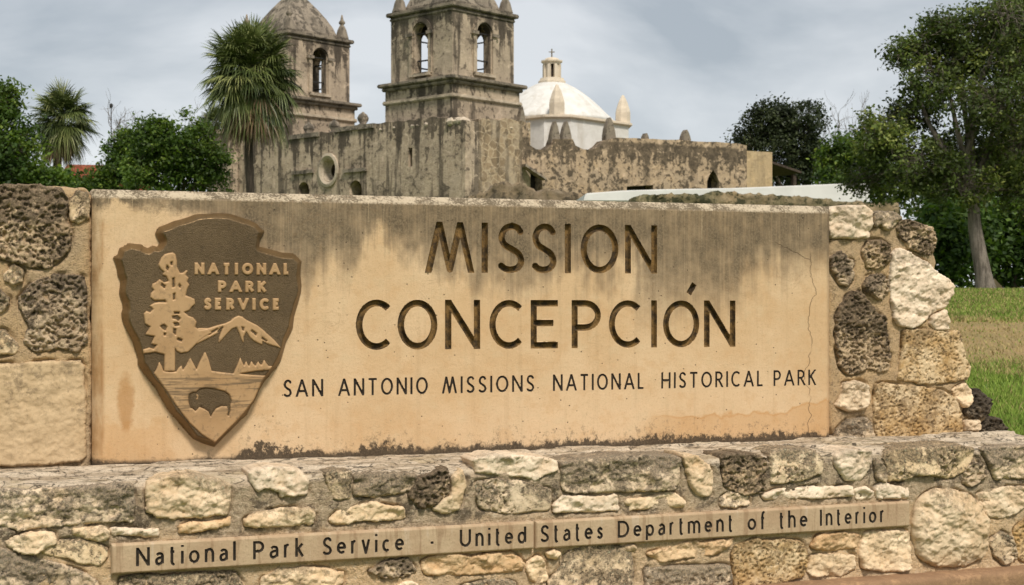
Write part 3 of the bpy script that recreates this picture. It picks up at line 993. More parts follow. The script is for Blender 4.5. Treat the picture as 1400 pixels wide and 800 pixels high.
V_ = lambda x: [(x, -0.3), (x, 1.3)]
GL = {
    'I': (0.0, [V_(0.5)]),
    'M': (0.93, [[ext((0, 0), (.25, 1)), (.25, 1.04), (.5, 0.0), (.75, 1.04), ext((1, 0), (.75, 1))]]),
    'N': (0.70, [V_(0), V_(1), [(0, 1.04), (1, -0.04)]]),
    'S': (0.52, [spline([(.97, .86), (.78, .97), (.5, 1.0), (.2, .93), (.05, .75), (.18, .58), (.5, .48), (.84, .37), (.98, .2), (.82, .05), (.5, 0), (.22, .02), (0, .1)])]),
    'O': (0.80, [arc(.5, .5, .5, .5, 0, 360, 34)]),
    'C': (0.70, [arc(.58, .5, .58, .5, 48, 312, 26)]),
    'E': (0.55, [V_(0), [(0, 1), (1.06, 1)], [(0, .53), (.86, .53)], [(0, 0), (1.06, 0)]]),
    'P': (0.56, [V_(0), [(0, 1), (.45, 1)] + arc(.45, .71, .55, .29, 80, -80, 12) + [(.45, .42), (0, .42)]]),
    'A': (0.76, [[ext((0, 0), (.5, 1.05)), (.5, 1.05), ext((1, 0), (.5, 1.05))], [(.2, .3), (.8, .3)]]),
    'T': (0.62, [V_(.5), [(-.08, 1), (1.08, 1)]]),
    'L': (0.48, [V_(0), [(0, 0), (1.08, 0)]]),
    'H': (0.68, [V_(0), V_(1), [(0, .52), (1, .52)]]),
    'R': (0.58, [V_(0), [(0, 1), (.42, 1)] + arc(.42, .74, .5, .26, 80, -80, 12) + [(.42, .48), (0, .48)], [(.42, .48), ext((1, 0), (.42, .48))]]),
    'K': (0.58, [V_(0), [ext((.95, 1), (0, .45)), (0.03, .45)], [(.28, .6), ext((1, 0), (.28, .6))]]),
    'V': (0.74, [[ext((0, 1), (.5, 0)), (.5, -.03), ext((1, 1), (.5, 0))]]),
    'U': (0.68, [[(0, 1.3), (0, .36)] + arc(.5, .36, .5, .36, 180, 360, 14) + [(1, .36), (1, 1.3)]]),
    'D': (0.72, [V_(0), [(0, 1), (.4, 1)] + arc(.4, .5, .6, .5, 85, -85, 16) + [(.4, 0), (0, 0)]]),
    '-': (0.30, [[(0, .33), (1, .33)]]),
    'a': (0.46, [[(.06, .60)] + arc(.5, .5, .48, .20, 120, 0, 8) + [(.98, .45), (.98, 0)], spline([(.98, .42), (.55, .41), (.12, .32), (0, .18), (.12, .02), (.45, -.01), (.8, .06), (.98, .18)])]),
    't': (0.34, [[(.35, .95), (.35, .18)] + arc(.72, .18, .37, .18, 180, 290, 8), [(-.1, .68), (1, .68)]]),
    'i': (0.0, [[(.5, 0), (.5, .7)], [(.5, .9), (.5, 1.02)]]),
    'o': (0.56, [arc(.5, .345, .5, .355, 0, 360, 28)]),
    'n': (0.50, [[(0, 0), (0, .72)], [(0, .45)] + arc(.5, .45, .5, .25, 165, 0, 10) + [(1, .45), (1, 0)]]),
    'h': (0.50, [[(0, 0), (0, 1.06)], [(0, .45)] + arc(.5, .45, .5, .25, 165, 0, 10) + [(1, .45), (1, 0)]]),
    'm': (0.82, [[(0, 0), (0, .72)], [(0, .47)] + arc(.25, .47, .25, .23, 165, 0, 8) + [(.5, .47), (.5, 0)], [(.5, .47)] + arc(.75, .47, .25, .23, 165, 0, 8) + [(1, .47), (1, 0)]]),
    'l': (0.0, [[(.5, 0), (.5, 1.06)]]),
    'r': (0.32, [[(0, 0), (0, .72)], [(0, .42)] + arc(.7, .4, .7, .29, 165, 75, 7)]),
    'k': (0.46, [[(0, 0), (0, 1.06)], [(.92, .72), (.05, .34)], [(.28, .44), (1, 0)]]),
    'e': (0.52, [[(0, .37), (.98, .37)] + arc(.5, .36, .5, .34, 5, 315, 22)]),
    'v': (0.50, [[(0, .75), (.5, .0), (1, .75)]]),
    'c': (0.46, [arc(.55, .345, .55, .355, 52, 308, 18)]),
    'd': (0.54, [[(1, 0), (1, 1.06)], arc(.5, .345, .5, .355, 0, 360, 24)]),
    's': (0.38, [spline([(.95, .62), (.6, .7), (.2, .66), (.05, .52), (.3, .4), (.7, .31), (.95, .18), (.75, .03), (.4, 0), (0, .07)])]),
    'p': (0.54, [[(0, -.32), (0, .72)], arc(.5, .345, .5, .355, 0, 360, 24)]),
    'f': (0.34, [[(.35, 0), (.35, .8)] + arc(.78, .8, .43, .24, 180, 75, 8), [(-.1, .68), (.95, .68)]]),
}
ROUNDED = set('SOC-atiohnmlrkevcdspf')


class Glyph:
    def __init__(self, ch, u0, u1, zb, cap, ht):
        """outer box u0..u1, baseline zb (a function of u), cap height, half stroke"""
        self.cap, self.zb, self.ht, self.clip = cap, zb, ht, ch not in ROUNDED
        self.segs, self.discs = [], []
        w = max(u1 - u0 - 2 * ht, 0)
        for pl in GL[ch][1]:
            P = np.array(pl, float)
            q = np.empty_like(P)
            q[:, 0] = u0 + ht + P[:, 0] * w if w > 0 else (u0 + u1) / 2
            q[:, 1] = ht + P[:, 1] * (cap - 2 * ht)
            if ch.islower():
                q[:, 1] = P[:, 1] * cap + ht * (1 - 2 * np.clip(P[:, 1] / 0.7, 0, 1)) * (1 if ch in 'oeacdsp' else 0)
            q[:, 1] += zb(q[:, 0])
            for a, b in zip(q[:-1], q[1:]):
                if np.linalg.norm(b - a) > 1e-6: self.segs.append((a, b))
            closed = np.linalg.norm(q[0] - q[-1]) < 1e-6
            self.discs += list(q if closed else q[1:-1])
        A = np.array([p for s in self.segs for p in s])
        self.lo, self.hi = A.min(0) - ht * 2 - 0.01, A.max(0) + ht * 2 + 0.01

    def sdf(self, P):
        d = np.full(len(P), 1.0)
        for a, b in self.segs:
            e = b - a
            L = np.linalg.norm(e)
            e = e / L
            w = P - a
            x = w @ e
            y = np.abs(w[:, 0] * e[1] - w[:, 1] * e[0])
            d = np.minimum(d, np.maximum(y - self.ht, np.maximum(-x, x - L)))
        for c in self.discs:
            d = np.minimum(d, np.sqrt(((P - c) ** 2).sum(1)) - self.ht)
        if self.clip:
            z = P[:, 1] - self.zb(P[:, 0])
            d = np.maximum(d, np.maximum(-z, z - self.cap))
        return d


def line(a, b):
    (ua, za), (ub, zb) = a, b
    return lambda u: za + (np.asarray(u) - ua) * (zb - za) / (ub - ua)


def word(text, pxl, pxr, base_l, base_r, cap_px, ht_rel, f, gap=0.24):
    """a word between two photo columns; base_l/base_r: baseline rows there; cap_px: cap height in rows at the left"""
    (ua, za), (ub, zb) = wpt(pxl, base_l, f), wpt(pxr, base_r, f)
    cap = wpt(pxl, base_l - cap_px, f)[1] - za
    ht = ht_rel * cap
    ws = [max(GL[c][0] * cap, 2 * ht) for c in text]
    gaps = [gap * cap] * (len(text) - 1)
    k = (ub - ua - len(text) * 0) / (sum(ws) + sum(gaps))
    ln = line((ua, za), (ub, zb))
    out, u = [], ua
    for c, w in zip(text, ws):
        wk = w * k if GL[c][0] > 0 else w
        slot = w * k
        out.append(Glyph(c, u + (slot - wk) / 2, u + (slot + wk) / 2, ln, cap, ht))
        u += slot + gap * cap * k
    return out


def engraved(name, mat, parent, origin, us, zs, f, words, yfun, wmats, edge, depth, tail=None):
    """a slab front on the grid us x zs, letters sunk into it; every word becomes a mesh of its own"""
    nu, nz = len(us), len(zs)
    G = np.stack(np.meshgrid(us, zs, indexing='xy'), -1)
    S = np.full((nz, nu), 0.05)
    W = np.full((nz, nu), -1)
    for wi, (_, gl, _) in enumerate(words):
        for g in gl:
            j0, j1 = np.searchsorted(us, g.lo[0]), np.searchsorted(us, g.hi[0])
            i0, i1 = np.searchsorted(zs, g.lo[1]), np.searchsorted(zs, g.hi[1])
            blk = G[i0:i1, j0:j1]
            s = g.sdf(blk.reshape(-1, 2)).reshape(blk.shape[:2])
            better = s < S[i0:i1, j0:j1]
            S[i0:i1, j0:j1] = np.where(better, s, S[i0:i1, j0:j1])
            W[i0:i1, j0:j1] = np.where(better & (s < 0.02), wi, W[i0:i1, j0:j1])
    gz = np.gradient(S, zs, axis=0)
    gu = np.gradient(S, us, axis=1)
    gl_ = np.sqrt(gu * gu + gz * gz) + 1e-6
    cell = us[2] - us[1]
    cell = float(np.median(np.diff(us)))
    near = np.abs(S) < 0.6 * cell
    k = np.clip(np.where(near, -S / gl_, 0), -0.6 * cell, 0.6 * cell)
    Q = G.copy()
    Q[..., 0] += k * gu / gl_
    Q[..., 1] += k * gz / gl_
    S = np.where(near, 0.0, S)
    dep = np.zeros_like(S)
    for wi, (_, _, dd) in enumerate(words):
        dep = np.where(W == wi, dd[0] * sstep(np.clip(-S / dd[1], 0, 1)) , dep)
    Y = yfun(G) + dep
    V = np.stack((Q[..., 0], Y, Q[..., 1]), -1).reshape(-1, 3)
    if tail is not None: V = tail(V.reshape(nz, nu, 3)).reshape(-1, 3)
    idx = np.arange(nz * nu).reshape(nz, nu)
    quads = np.stack((idx[:-1, :-1], idx[:-1, 1:], idx[1:, 1:], idx[1:, :-1]), -1).reshape(-1, 4)
    mean = ((S[:-1, :-1] + S[1:, :-1] + S[:-1, 1:] + S[1:, 1:]) / 4).reshape(-1)
    ww = W[:-1, :-1]
    for o in (W[1:, :-1], W[:-1, 1:], W[1:, 1:]): ww = np.maximum(ww, o)
    ww = np.where(mean < -1e-9, ww.reshape(-1), -1)

    def sub(nm, F, mt):
        used = np.unique(F)
        rm = np.full(len(V), -1)
        rm[used] = np.arange(len(used))
        return mesh_np(nm, V[used] - origin, rm[F], mt, parent)
    slab = sub(name, quads[ww < 0], mat)
    for wi, (txt, _, _) in enumerate(words):
        F = quads[ww == wi]
        if len(F):
            o = sub('engraved_word', F, wmats[wi])
            o['label'] = 'carved dark word ' + txt
    return slab


# ------------------------------------------------------------------ the carved panel
BIGT = 0.067
Z0P = EYE - 0.604
pn, po = wall_thing('sign_panel', 1.5, -0.2, 'smooth tan stone panel with the carved dark mission name, between the two pillars', 'sign', Z0P)


def px_line(pxl, pxr, yl, yr, f=0.0): return line(wpt(pxl, yl, f), wpt(pxr, yr, f))


def big(text, boxes, bl, br, tl):
    ln = px_line(boxes[0][0], boxes[-1][1], bl, br)
    z_t = wpt(boxes[0][0], tl)[1]
    cap = z_t - wpt(boxes[0][0], bl)[1]
    out = []
    for c, (a, b) in zip(text, boxes):
        ua, ub = wpt(a, 400)[0], wpt(b, 400)[0]
        out.append(Glyph(c, ua, ub, ln, cap, BIGT * cap))
    return out


mission = big('MISSION', [(582, 647.5), (657.5, 668), (680, 717.5), (726.5, 761.5), (771.5, 781.5), (794, 845.5), (854.5, 898.5)], 372.8, 374.2, 303.0)
concep = big('CONCEPCION', [(486.5, 536.5), (543.5, 598), (608.5, 656.5), (669, 716.5), (725.5, 765), (781.5, 821.5), (832.5, 878), (889, 899.5), (906.5, 956), (962.5, 1005.5)], 478.8, 474.2, 409.5)
acc = Glyph('I', 0, 0.02, lambda u: np.zeros_like(np.asarray(u, float)), 0.1, 0.0125)
a0, a1 = np.array(wpt(941.5, 402)), np.array(wpt(949.5, 388))
acc.segs, acc.discs, acc.clip = [(a0, a1)], [], False
acc.lo, acc.hi = np.minimum(a0, a1) - 0.04, np.maximum(a0, a1) + 0.04
concep.append(acc)


def small(text, l, r):
    bl = 543.2 + (l - 388) * (526.6 - 543.2) / (1115 - 388)
    brr = 543.2 + (r - 388) * (526.6 - 543.2) / (1115 - 388)
    return word(text, l, r, bl, brr, 24.0 - 2.6 * (l - 388) / 727, 0.066, 0.0)


BD, SD = (0.019, 0.007), (0.006, 0.0035)
p_words = [('MISSION', mission, BD), ('CONCEPCIÓN', concep, BD),
           ('SAN', small('SAN', 387.5, 442), SD), ('ANTONIO', small('ANTONIO', 462.5, 585), SD), ('MISSIONS', small('MISSIONS', 604.5, 730.5), SD),
           ('NATIONAL', small('NATIONAL', 756, 880.5), SD), ('HISTORICAL', small('HISTORICAL', 904, 1043.5), SD), ('PARK', small('PARK', 1057.5, 1115.5), SD)]
CH = 0.034
ZT = EYE + 0.358
fine = 0.0027
bands = [(min(g.lo[1] for g in w[1]), max(g.hi[1] for g in w[1])) for w in p_words]
zb_, z_ = [], Z0P - 0.012
while z_ < ZT:
    zb_.append(z_)
    z_ += fine if any(a - 0.002 < z_ < b + 0.002 for a, b in bands) else 0.009
zs = np.array([zb_[0]] + zb_ + [ZT, ZT + CH, ZT + CH, zb_[0]])
us = np.concatenate(([-CH, -CH], np.arange(0, ULEN, fine), [ULEN, ULEN + CH, ULEN + CH]))
# duplicated end lines carry the wrap round to the back; keep the coordinate arrays strictly increasing for the search
zs_s = zs[1:-2].copy()
us_s = us[1:-1].copy()


def panel_y(G):
    u, z = G[..., 0], G[..., 1]
    y = np.maximum(np.clip(-u, 0, CH), np.clip(u - ULEN, 0, CH))
    y = np.maximum(y, np.clip(z - ZT, 0, CH))
    q = np.stack((u, z, u * 0), -1).reshape(-1, 3)
    n = fbm(q * 5, 3).reshape(u.shape) * 0.0025 + fbm(q * 40, 2).reshape(u.shape) * 0.0006
    chip = fbm(q * 30 + 3, 3, 0.6).reshape(u.shape)
    return y + n + np.where(y > 0, 0.004 * chip, 0)


def n_ck(m, z): return m.noise(m.comb(3.0, 1.0, z), 9.0, 2, 0.5)


def panel_mat():
    m = Mat('carved_sandstone')
    v = m.coord()
    x, y, z = m.sep(v)
    nb = m.noise(v, 2.6, 4, 0.6)
    nm = m.noise(v, 14.0, 5, 0.6)
    nf = m.noise(v, 110.0, 4, 0.7)
    nvf = m.noise(v, 320.0, 2, 0.6)
    col = m.mix(m.ramp(nb, 0.35, 0.65), (0.56, 0.382, 0.212), (0.625, 0.452, 0.275))
    col = m.mix(m.mul(m.ramp(nm, 0.52, 0.66), 0.32), col, (0.52, 0.32, 0.155))
    col = m.mix(m.mul(m.ramp(nm, 0.46, 0.34), 0.35), col, (0.58, 0.44, 0.27))
    col = m.mix(m.mul(m.ramp(nf, 0.50, 0.72), 0.35), col, (0.36, 0.235, 0.12))
    # vertical drying streaks
    stv = m.scale(v, (30.0, 1.0, 1.3))
    st = m.noise(stv, 1.0, 5, 0.65)
    st2 = m.noise(m.scale(v, (85.0, 1.0, 2.2)), 1.0, 3, 0.6)
    col = m.mix(m.mul(m.ramp(st, 0.52, 0.68), 0.16), col, (0.33, 0.215, 0.11))
    # grime washed down from the top edge: broad clouds first, drips inside them
    wide = m.noise(m.comb(x, 0.0, m.mul(z, 0.35)), 2.3, 5, 0.62)
    env = m.math('MINIMUM', m.ramp(x, -1.22, -0.70, 0.16, 1.0), m.ramp(x, 1.05, 1.45, 1.0, 0.55))
    L = m.mul(env, m.add(m.mul(m.ramp(wide, 0.30, 0.64), 0.33), m.add(m.mul(m.ramp(st, 0.3, 0.72), 0.07), 0.08)))
    g = m.ramp(m.add(z, m.add(m.mul(m.sub(nm, 0.5), 0.10), m.mul(m.sub(nf, 0.5), 0.06))), m.sub(0.985, m.mul(L, 1.35)), m.sub(0.985, m.mul(L, 0.50)))
    g = m.mul(g, m.ramp(m.add(m.mul(nf, 0.35), m.add(m.mul(st2, 0.30), m.mul(nm, 0.35))), 0.36, 0.56, 0.62, 1.0))
    col = m.mix(m.mul(g, 0.95), col, m.mix(m.ramp(nf, 0.40, 0.62), (0.075, 0.058, 0.038), (0.20, 0.15, 0.092)))
    # pale drips that have washed through it
    pd = m.mul(m.ramp(st2, 0.60, 0.70), m.ramp(z, 0.70, 0.93))
    col = m.mix(m.mul(pd, 0.45), col, (0.50, 0.375, 0.225))
    # rust stains: foot of the right half, beside the emblem, the left chamfer
    rz = m.add(z, m.add(m.mul(m.sub(nb, 0.5), 0.22), m.add(m.mul(m.sub(nm, 0.5), 0.05), m.mul(x, -0.055))))
    rr = m.mul(m.ramp(x, 0.60, 0.85), m.add(m.mul(m.ramp(rz, 0.075, 0.066), 0.65), m.mul(m.mul(m.ramp(rz, 0.060, 0.070), m.ramp(rz, 0.078, 0.071)), 0.6)))
    rl = m.mul(m.ramp(x, -1.22, -1.30), m.ramp(m.add(z, m.mul(m.sub(nm, 0.5), 0.25)), 0.16, 0.12))
    rr = m.math('MAXIMUM', rr, m.mul(rl, 0.6))
    col = m.mix(m.mul(rr, 0.55), col, (0.47, 0.235, 0.07))
    us_, zs__ = wpt(172, 552)
    ex = m.math('POWER', m.mul(m.sub(x, us_ - 1.5), 1 / 0.035), 2.0)
    ez = m.math('POWER', m.mul(m.sub(z, zs__ - Z0P), 1 / 0.12), 2.0)
    sp = m.ramp(m.add(m.add(ex, ez), m.mul(m.sub(nm, 0.5), 2.2)), 1.1, 0.3)
    col = m.mix(m.mul(sp, 0.6), col, (0.36, 0.17, 0.045))
    lc = m.mul(m.ramp(x, -1.487, -1.503), m.ramp(m.noise(m.scale(v, (8, 8, 3.0)), 1.0, 5, 0.6), 0.36, 0.56))
    col = m.mix(m.mul(lc, 0.75), col, (0.30, 0.15, 0.05))
    # pale bleached crust on the top arris
    tp = m.ramp(m.add(z, m.mul(m.sub(nf, 0.5), 0.02)), 0.958, 0.972)
    col = m.mix(m.mul(tp, 0.85), col, m.mix(m.ramp(m.add(m.mul(nf, 0.5), m.mul(nm, 0.5)), 0.42, 0.56), (0.12, 0.095, 0.062), (0.52, 0.43, 0.305)))
    # black mould creeping up from the ledge
    jag = m.noise(m.scale(v, (38.0, 1.0, 30.0)), 1.0, 6, 0.75)
    be = m.ramp(x, -1.08, -0.95, 0.30, 1.0)
    bw_ = m.noise(m.comb(x, 3.0, 0.0), 3.4, 3, 0.6)
    tipx = m.ramp(m.math('ABSOLUTE', m.add(x, 0.985)), 0.17, 0.03, 0.0, 1.9)
    hh = m.mul(m.mul(m.add(be, m.mul(tipx, m.ramp(x, -1.02, -0.97))), m.ramp(bw_, 0.36, 0.64, 0.30, 1.25)), m.add(m.mul(m.ramp(jag, 0.3, 0.7), 0.040), 0.007))
    bm_ = m.ramp(m.sub(z, hh), 0.010, -0.010)
    col = m.mix(m.mul(bm_, 0.93), col, m.mix(m.ramp(nf, 0.45, 0.6), (0.03, 0.023, 0.016), (0.075, 0.055, 0.036)))
    halo = m.mul(m.ramp(m.sub(z, m.mul(hh, 2.4)), 0.035, 0.0), m.ramp(m.noise(v, 48.0, 5, 0.75), 0.52, 0.64))
    col = m.mix(m.mul(halo, 0.45), col, (0.10, 0.075, 0.045))
    # dark specks
    vd = m.vor(v, 26.0)
    vm = m.mul(m.ramp(vd, 0.085, 0.05), m.ramp(nb, 0.40, 0.5))
    col = m.mix(m.mul(vm, 0.8), col, (0.07, 0.05, 0.03))
    # hairline cracks near the right end
    cu = m.add(m.mul(m.sub(m.noise(m.comb(0.0, 0.0, z), 5.5, 2, 0.5), 0.5), 0.20), m.mul(m.sub(m.noise(m.comb(7.0, 0.0, z), 28.0, 4, 0.65), 0.5), 0.05))
    cd = m.math('ABSOLUTE', m.sub(x, m.add(cu, 1.425)))
    ck = m.mul(m.mul(m.ramp(cd, 0.0022, 0.0005), m.ramp(z, 0.80, 0.77)), m.ramp(n_ck(m, z), 0.30, 0.45))
    bu = m.add(m.add(m.mul(m.sub(x, 1.36), -0.42), 0.79), m.mul(m.sub(m.noise(m.comb(x, 0.0, 0.0), 24.0, 4, 0.65), 0.5), 0.05))
    bd = m.math('ABSOLUTE', m.sub(z, bu))
    bk = m.mul(m.ramp(bd, 0.0022, 0.0005), m.mul(m.ramp(x, 1.25, 1.27), m.ramp(x, 1.44, 1.42)))
    ck = m.math('MAXIMUM', ck, bk)
    col = m.mix(m.mul(ck, 0.5), col, (0.15, 0.095, 0.05))
    # scuffed, flaked halos between and below the big letters
    fl = m.noise(v, 7.0, 6, 0.7, 1.2)
    fm = m.mul(m.ramp(m.math('ABSOLUTE', m.sub(fl, 0.5)), 0.012, 0.002), m.mul(m.ramp(z, 0.35, 0.5), m.ramp(nb, 0.46, 0.58)))
    col = m.mix(m.mul(fm, 0.35), col, (0.24, 0.15, 0.075))
    h = m.add(m.mul(nf, 0.6), m.sub(m.mul(nvf, 0.5), m.add(m.mul(vm, 1.0), m.mul(ck, 1.5))))
    return m.out(col, 0.88, m.bump(h, 0.0022))


def groove_mat(name, c1, c2, c3, thr=0.5):
    m = Mat(name)
    v = m.coord()
    n = m.noise(v, 26.0, 5, 0.65)
    n2 = m.noise(v, 130.0, 4, 0.7)
    n3 = m.noise(v, 3.0, 3, 0.6)
    col = m.mix(m.ramp(n, 0.36, 0.62), c1, c2)
    col = m.mix(m.mul(m.ramp(n3, thr, thr + 0.16), 0.6), col, c3)
    col = m.mix(m.mul(m.ramp(n2, 0.5, 0.65), 0.5), col, (0.04, 0.028, 0.018))
    return m.out(col, 0.8, m.bump(m.add(n, n2), 0.003))


M_PANEL = panel_mat()
M_GROOVE = groove_mat('stained_carving', (0.045, 0.029, 0.014), (0.20, 0.115, 0.036), (0.17, 0.105, 0.043))
M_INK = groove_mat('black_carving', (0.018, 0.014, 0.011), (0.04, 0.03, 0.02), (0.12, 0.08, 0.04), 0.6)


def panel_tail(V):
    """duplicate the border lines and lead them back, so that the panel is a block"""
    nz, nu = V.shape[:2]
    L = V[:, :1].copy(); L[..., 1] = 0.39
    Rr = V[:, -1:].copy(); Rr[..., 1] = 0.39
    return V


# the block behind the face: two extra grid lines on each side
us_f = np.concatenate(([-CH - 1e-4, -CH], us[2:-2], [ULEN + CH, ULEN + CH + 1e-4]))
zs_f = np.concatenate((zs[1:-2], [ZT + CH + 1e-4]))


def panel_block(V):
    V[:, 0, 1] = 0.36
    V[:, -1, 1] = 0.36
    V[-1, :, 1] = 0.36
    return V


engraved('stone_slab', M_PANEL, pn, po, us_f, zs_f, 0.0, p_words, panel_y, [M_GROOVE] * 2 + [M_INK] * 6, None, None, panel_block)

# ------------------------------------------------------------------ the narrow inscription strip set in the lower wall
FS = FB + 0.012
st_, so = wall_thing('inscription_strip', 1.5, FS, 'long narrow tan stone strip with dark carved lettering, set in the lower wall', 'inscription', EYE - 0.9)


def strip_mat():
    m = Mat('strip_sandstone')
    v = m.coord()
    x, y, z = m.sep(v)
    r = m.rand()
    n = m.noise(v, 7.0, 5, 0.6)
    nf = m.noise(v, 120.0, 4, 0.7)
    st = m.noise(m.scale(v, (26.0, 1.0, 3.0)), 1.0, 4, 0.6)
    col = m.mix(m.ramp(n, 0.35, 0.65), (0.40, 0.28, 0.172), (0.46, 0.34, 0.215))
    col = m.mix(m.mul(m.ramp(st, 0.52, 0.62), 0.55), col, (0.25, 0.155, 0.085))
    col = m.mix(m.mul(m.ramp(st, 0.42, 0.34), 0.45), col, (0.52, 0.42, 0.31))
    col = m.mix(m.mul(m.ramp(nf, 0.54, 0.7), 0.4), col, (0.20, 0.135, 0.08))
    return m.out(col, 0.88, m.bump(nf, 0.002))


M_STRIP = strip_mat()
sb = lambda x: 774.5 + (x - 186) * (714.0 - 774.5) / (1209 - 186)


def sw(t, l, r): return (t, word(t, l, r, sb(l), sb(r), 25.5 - 3.6 * (l - 186) / 1023, 0.075, FS, 0.26), (0.007, 0.004))


strip_l = [sw('National', 186, 322.5), sw('Park', 346, 416), sw('Service', 441, 552.5), sw('-', 587, 594.5), sw('United', 628.5, 719.5)]
strip_r = [sw('States', 739, 824.5), sw('Department', 844.5, 1002), sw('of', 1022, 1046.5), sw('the', 1065, 1104), sw('Interior', 1121, 1209)]
for (xl, xr, ws, yl, yh) in ((152.5, 730.6, strip_l, (784, 744), (752.2, 714.3)), (733.0, 1244.5, strip_r, (752.0, 714.2), (719, 685))):
    ul, ur = wpt(xl, 760, FS)[0], wpt(xr, 720, FS)[0]
    zbl, zbr = wpt(xl, yl[0], FS)[1], wpt(xr, yh[0], FS)[1]
    ztl, ztr = wpt(xl, yl[1], FS)[1], wpt(xr, yh[1], FS)[1]
    z0, z1 = (zbl + zbr) / 2, (ztl + ztr) / 2
    cell = 0.0023
    uu = np.concatenate(([ul - 1e-4], np.arange(ul, ur, cell), [ur, ur + 1e-4]))
    zz = np.concatenate(([z0 - 1e-4], np.arange(z0, z1, cell), [z1, z1 + 1e-4]))

    def sy(G, ul=ul, ur=ur, z0=z0, z1=z1):
        q = np.stack((G[..., 0], G[..., 1], G[..., 0] * 0), -1).reshape(-1, 3)
        n = fbm(q * 9, 3).reshape(G.shape[:2]) * 0.002 + fbm(q * 60, 2).reshape(G.shape[:2]) * 0.0008
        d = np.minimum(np.minimum(G[..., 0] - ul, ur - G[..., 0]), np.minimum(G[..., 1] - z0, z1 - G[..., 1]))
        return -FS + n + 0.006 * (1 - sstep(d / 0.006))

    def stail(V):
        V[0, :, 1] = V[-1, :, 1] = -FS + 0.05
        V[:, 0, 1] = V[:, -1, 1] = -FS + 0.05
        return V
    engraved('stone_slab', M_STRIP, st_, so, uu, zz, FS, ws, sy, [M_INK] * len(ws), None, None, stail)

# ------------------------------------------------------------------ arrowhead emblem
FE = 0.048
em, eo = wall_thing('arrowhead_emblem', wpt(290, 450)[0], 0.0, 'dark bronze arrowhead emblem with raised tree, peak and bison, fixed to the panel', 'emblem', wpt(294, 612)[1])
arrow = [(155, 352), (164, 339), (177, 332), (195, 334), (203, 339), (216, 337), (219, 331), (213, 319), (218, 310), (238, 302), (259, 296), (276, 292), (296, 291), (316, 292), (334, 298), (352, 305), (363, 316),
         (357, 327), (356, 337), (374, 341.5), (402, 346), (414, 357), (412.5, 376), (414, 390), (410.5, 410), (404, 432), (402, 449), (393, 467), (386, 492), (373, 510), (364, 521), (350, 548), (339, 568),
         (323, 583), (294, 612), (265, 601), (249, 583), (233, 565), (220, 543.5), (204, 520), (189, 498), (186, 480), (177, 458), (170, 444), (166.5, 428), (168, 414), (163.5, 400), (165, 384), (160, 366)]
AR = wpoly(arrow, FE * 0.6)
rag = np.random.default_rng(3)
AR2 = []                                               # knapped edge: small nicks between the traced points
for a, b in zip(AR, np.roll(AR, -1, 0)):
    AR2 += [a, a + (b - a) * 0.5 + rag.normal(0, 0.0022, 2)]
AR2 = np.array(AR2)
lo, hi = AR2.min(0) - 0.01, AR2.max(0) + 0.01
BEV = 0.022
_fac = {}


def arrow_h(s, p):
    # flaked bevel: its width changes from flake to flake
    q = np.concatenate((p, np.zeros((len(p), 1))), 1)
    wv = BEV * (1.0 + 0.30 * perlin(q * 14))
    return 0.006 + (FE - 0.006) * np.clip(-s / wv, 0, 1)


def bronze(name, c1, c2, dirt, rough, metal, stip, streak=False):
    m = Mat(name)
    v = m.coord()
    n = m.noise(v, 6.0, 5, 0.6)
    n2 = m.noise(v, 60.0, 4, 0.65)
    n3 = m.noise(v, 260.0, 3, 0.7, 0.6)
    col = m.mix(m.ramp(n, 0.34, 0.66), c1, c2)
    col = m.mix(m.mul(m.ramp(n2, 0.52, 0.7), 0.5), col, dirt)
    h = m.mul(n3, stip)
    if streak:
        s1 = m.noise(m.scale(v, (5.0, 1.0, 70.0)), 1.0, 4, 0.65)
        x, y, z = m.sep(v)
        band = m.mul(m.ramp(z, 0.10, 0.17), m.ramp(z, 0.29, 0.25))
        col = m.mix(m.mul(m.mul(m.ramp(s1, 0.46, 0.60), band), 0.75), col, dirt)
    return m.out(col, rough, m.bump(m.add(h, m.mul(n2, 0.2)), 0.0035), metal, 0.4)


M_BRZ = bronze('dark_bronze', (0.125, 0.083, 0.040), (0.17, 0.115, 0.058), (0.065, 0.045, 0.024), 0.52, 0.25, 2.2)
M_BRZ_EDGE = bronze('bronze_edge', (0.15, 0.095, 0.042), (0.21, 0.135, 0.062), (0.07, 0.045, 0.022), 0.36, 0.55, 0.15)
M_COP = bronze('worn_bronze', (0.37, 0.225, 0.105), (0.44, 0.28, 0.14), (0.19, 0.125, 0.065), 0.55, 0.15, 0.12)
M_COPL = bronze('worn_bronze_water', (0.37, 0.225, 0.105), (0.44, 0.28, 0.14), (0.10, 0.07, 0.04), 0.55, 0.15, 0.12, True)
relief('bevelled_edge', lambda P: poly_sdf(P, [AR2]), (lo[0], hi[0], lo[1], hi[1]), 0.0036, arrow_h, M_BRZ_EDGE, em, eo, 0.012, 1, 0.0)
relief('arrowhead_face', lambda P: poly_sdf(P, [AR2]) + BEV * (1.0 + 0.30 * perlin(np.concatenate((P, np.zeros((len(P), 1))), 1) * 14)) + 0.001, (lo[0], hi[0], lo[1], hi[1]), 0.0034,
       lambda s, p: FE + 0.0008 + 0.0013 * fbm(np.concatenate((p, p[:, :1] * 0), 1) * np.array((95, 130, 1)), 2) * np.clip(-s / 0.006, 0, 1), M_BRZ, em, eo, 0.004, 1, 0.0)


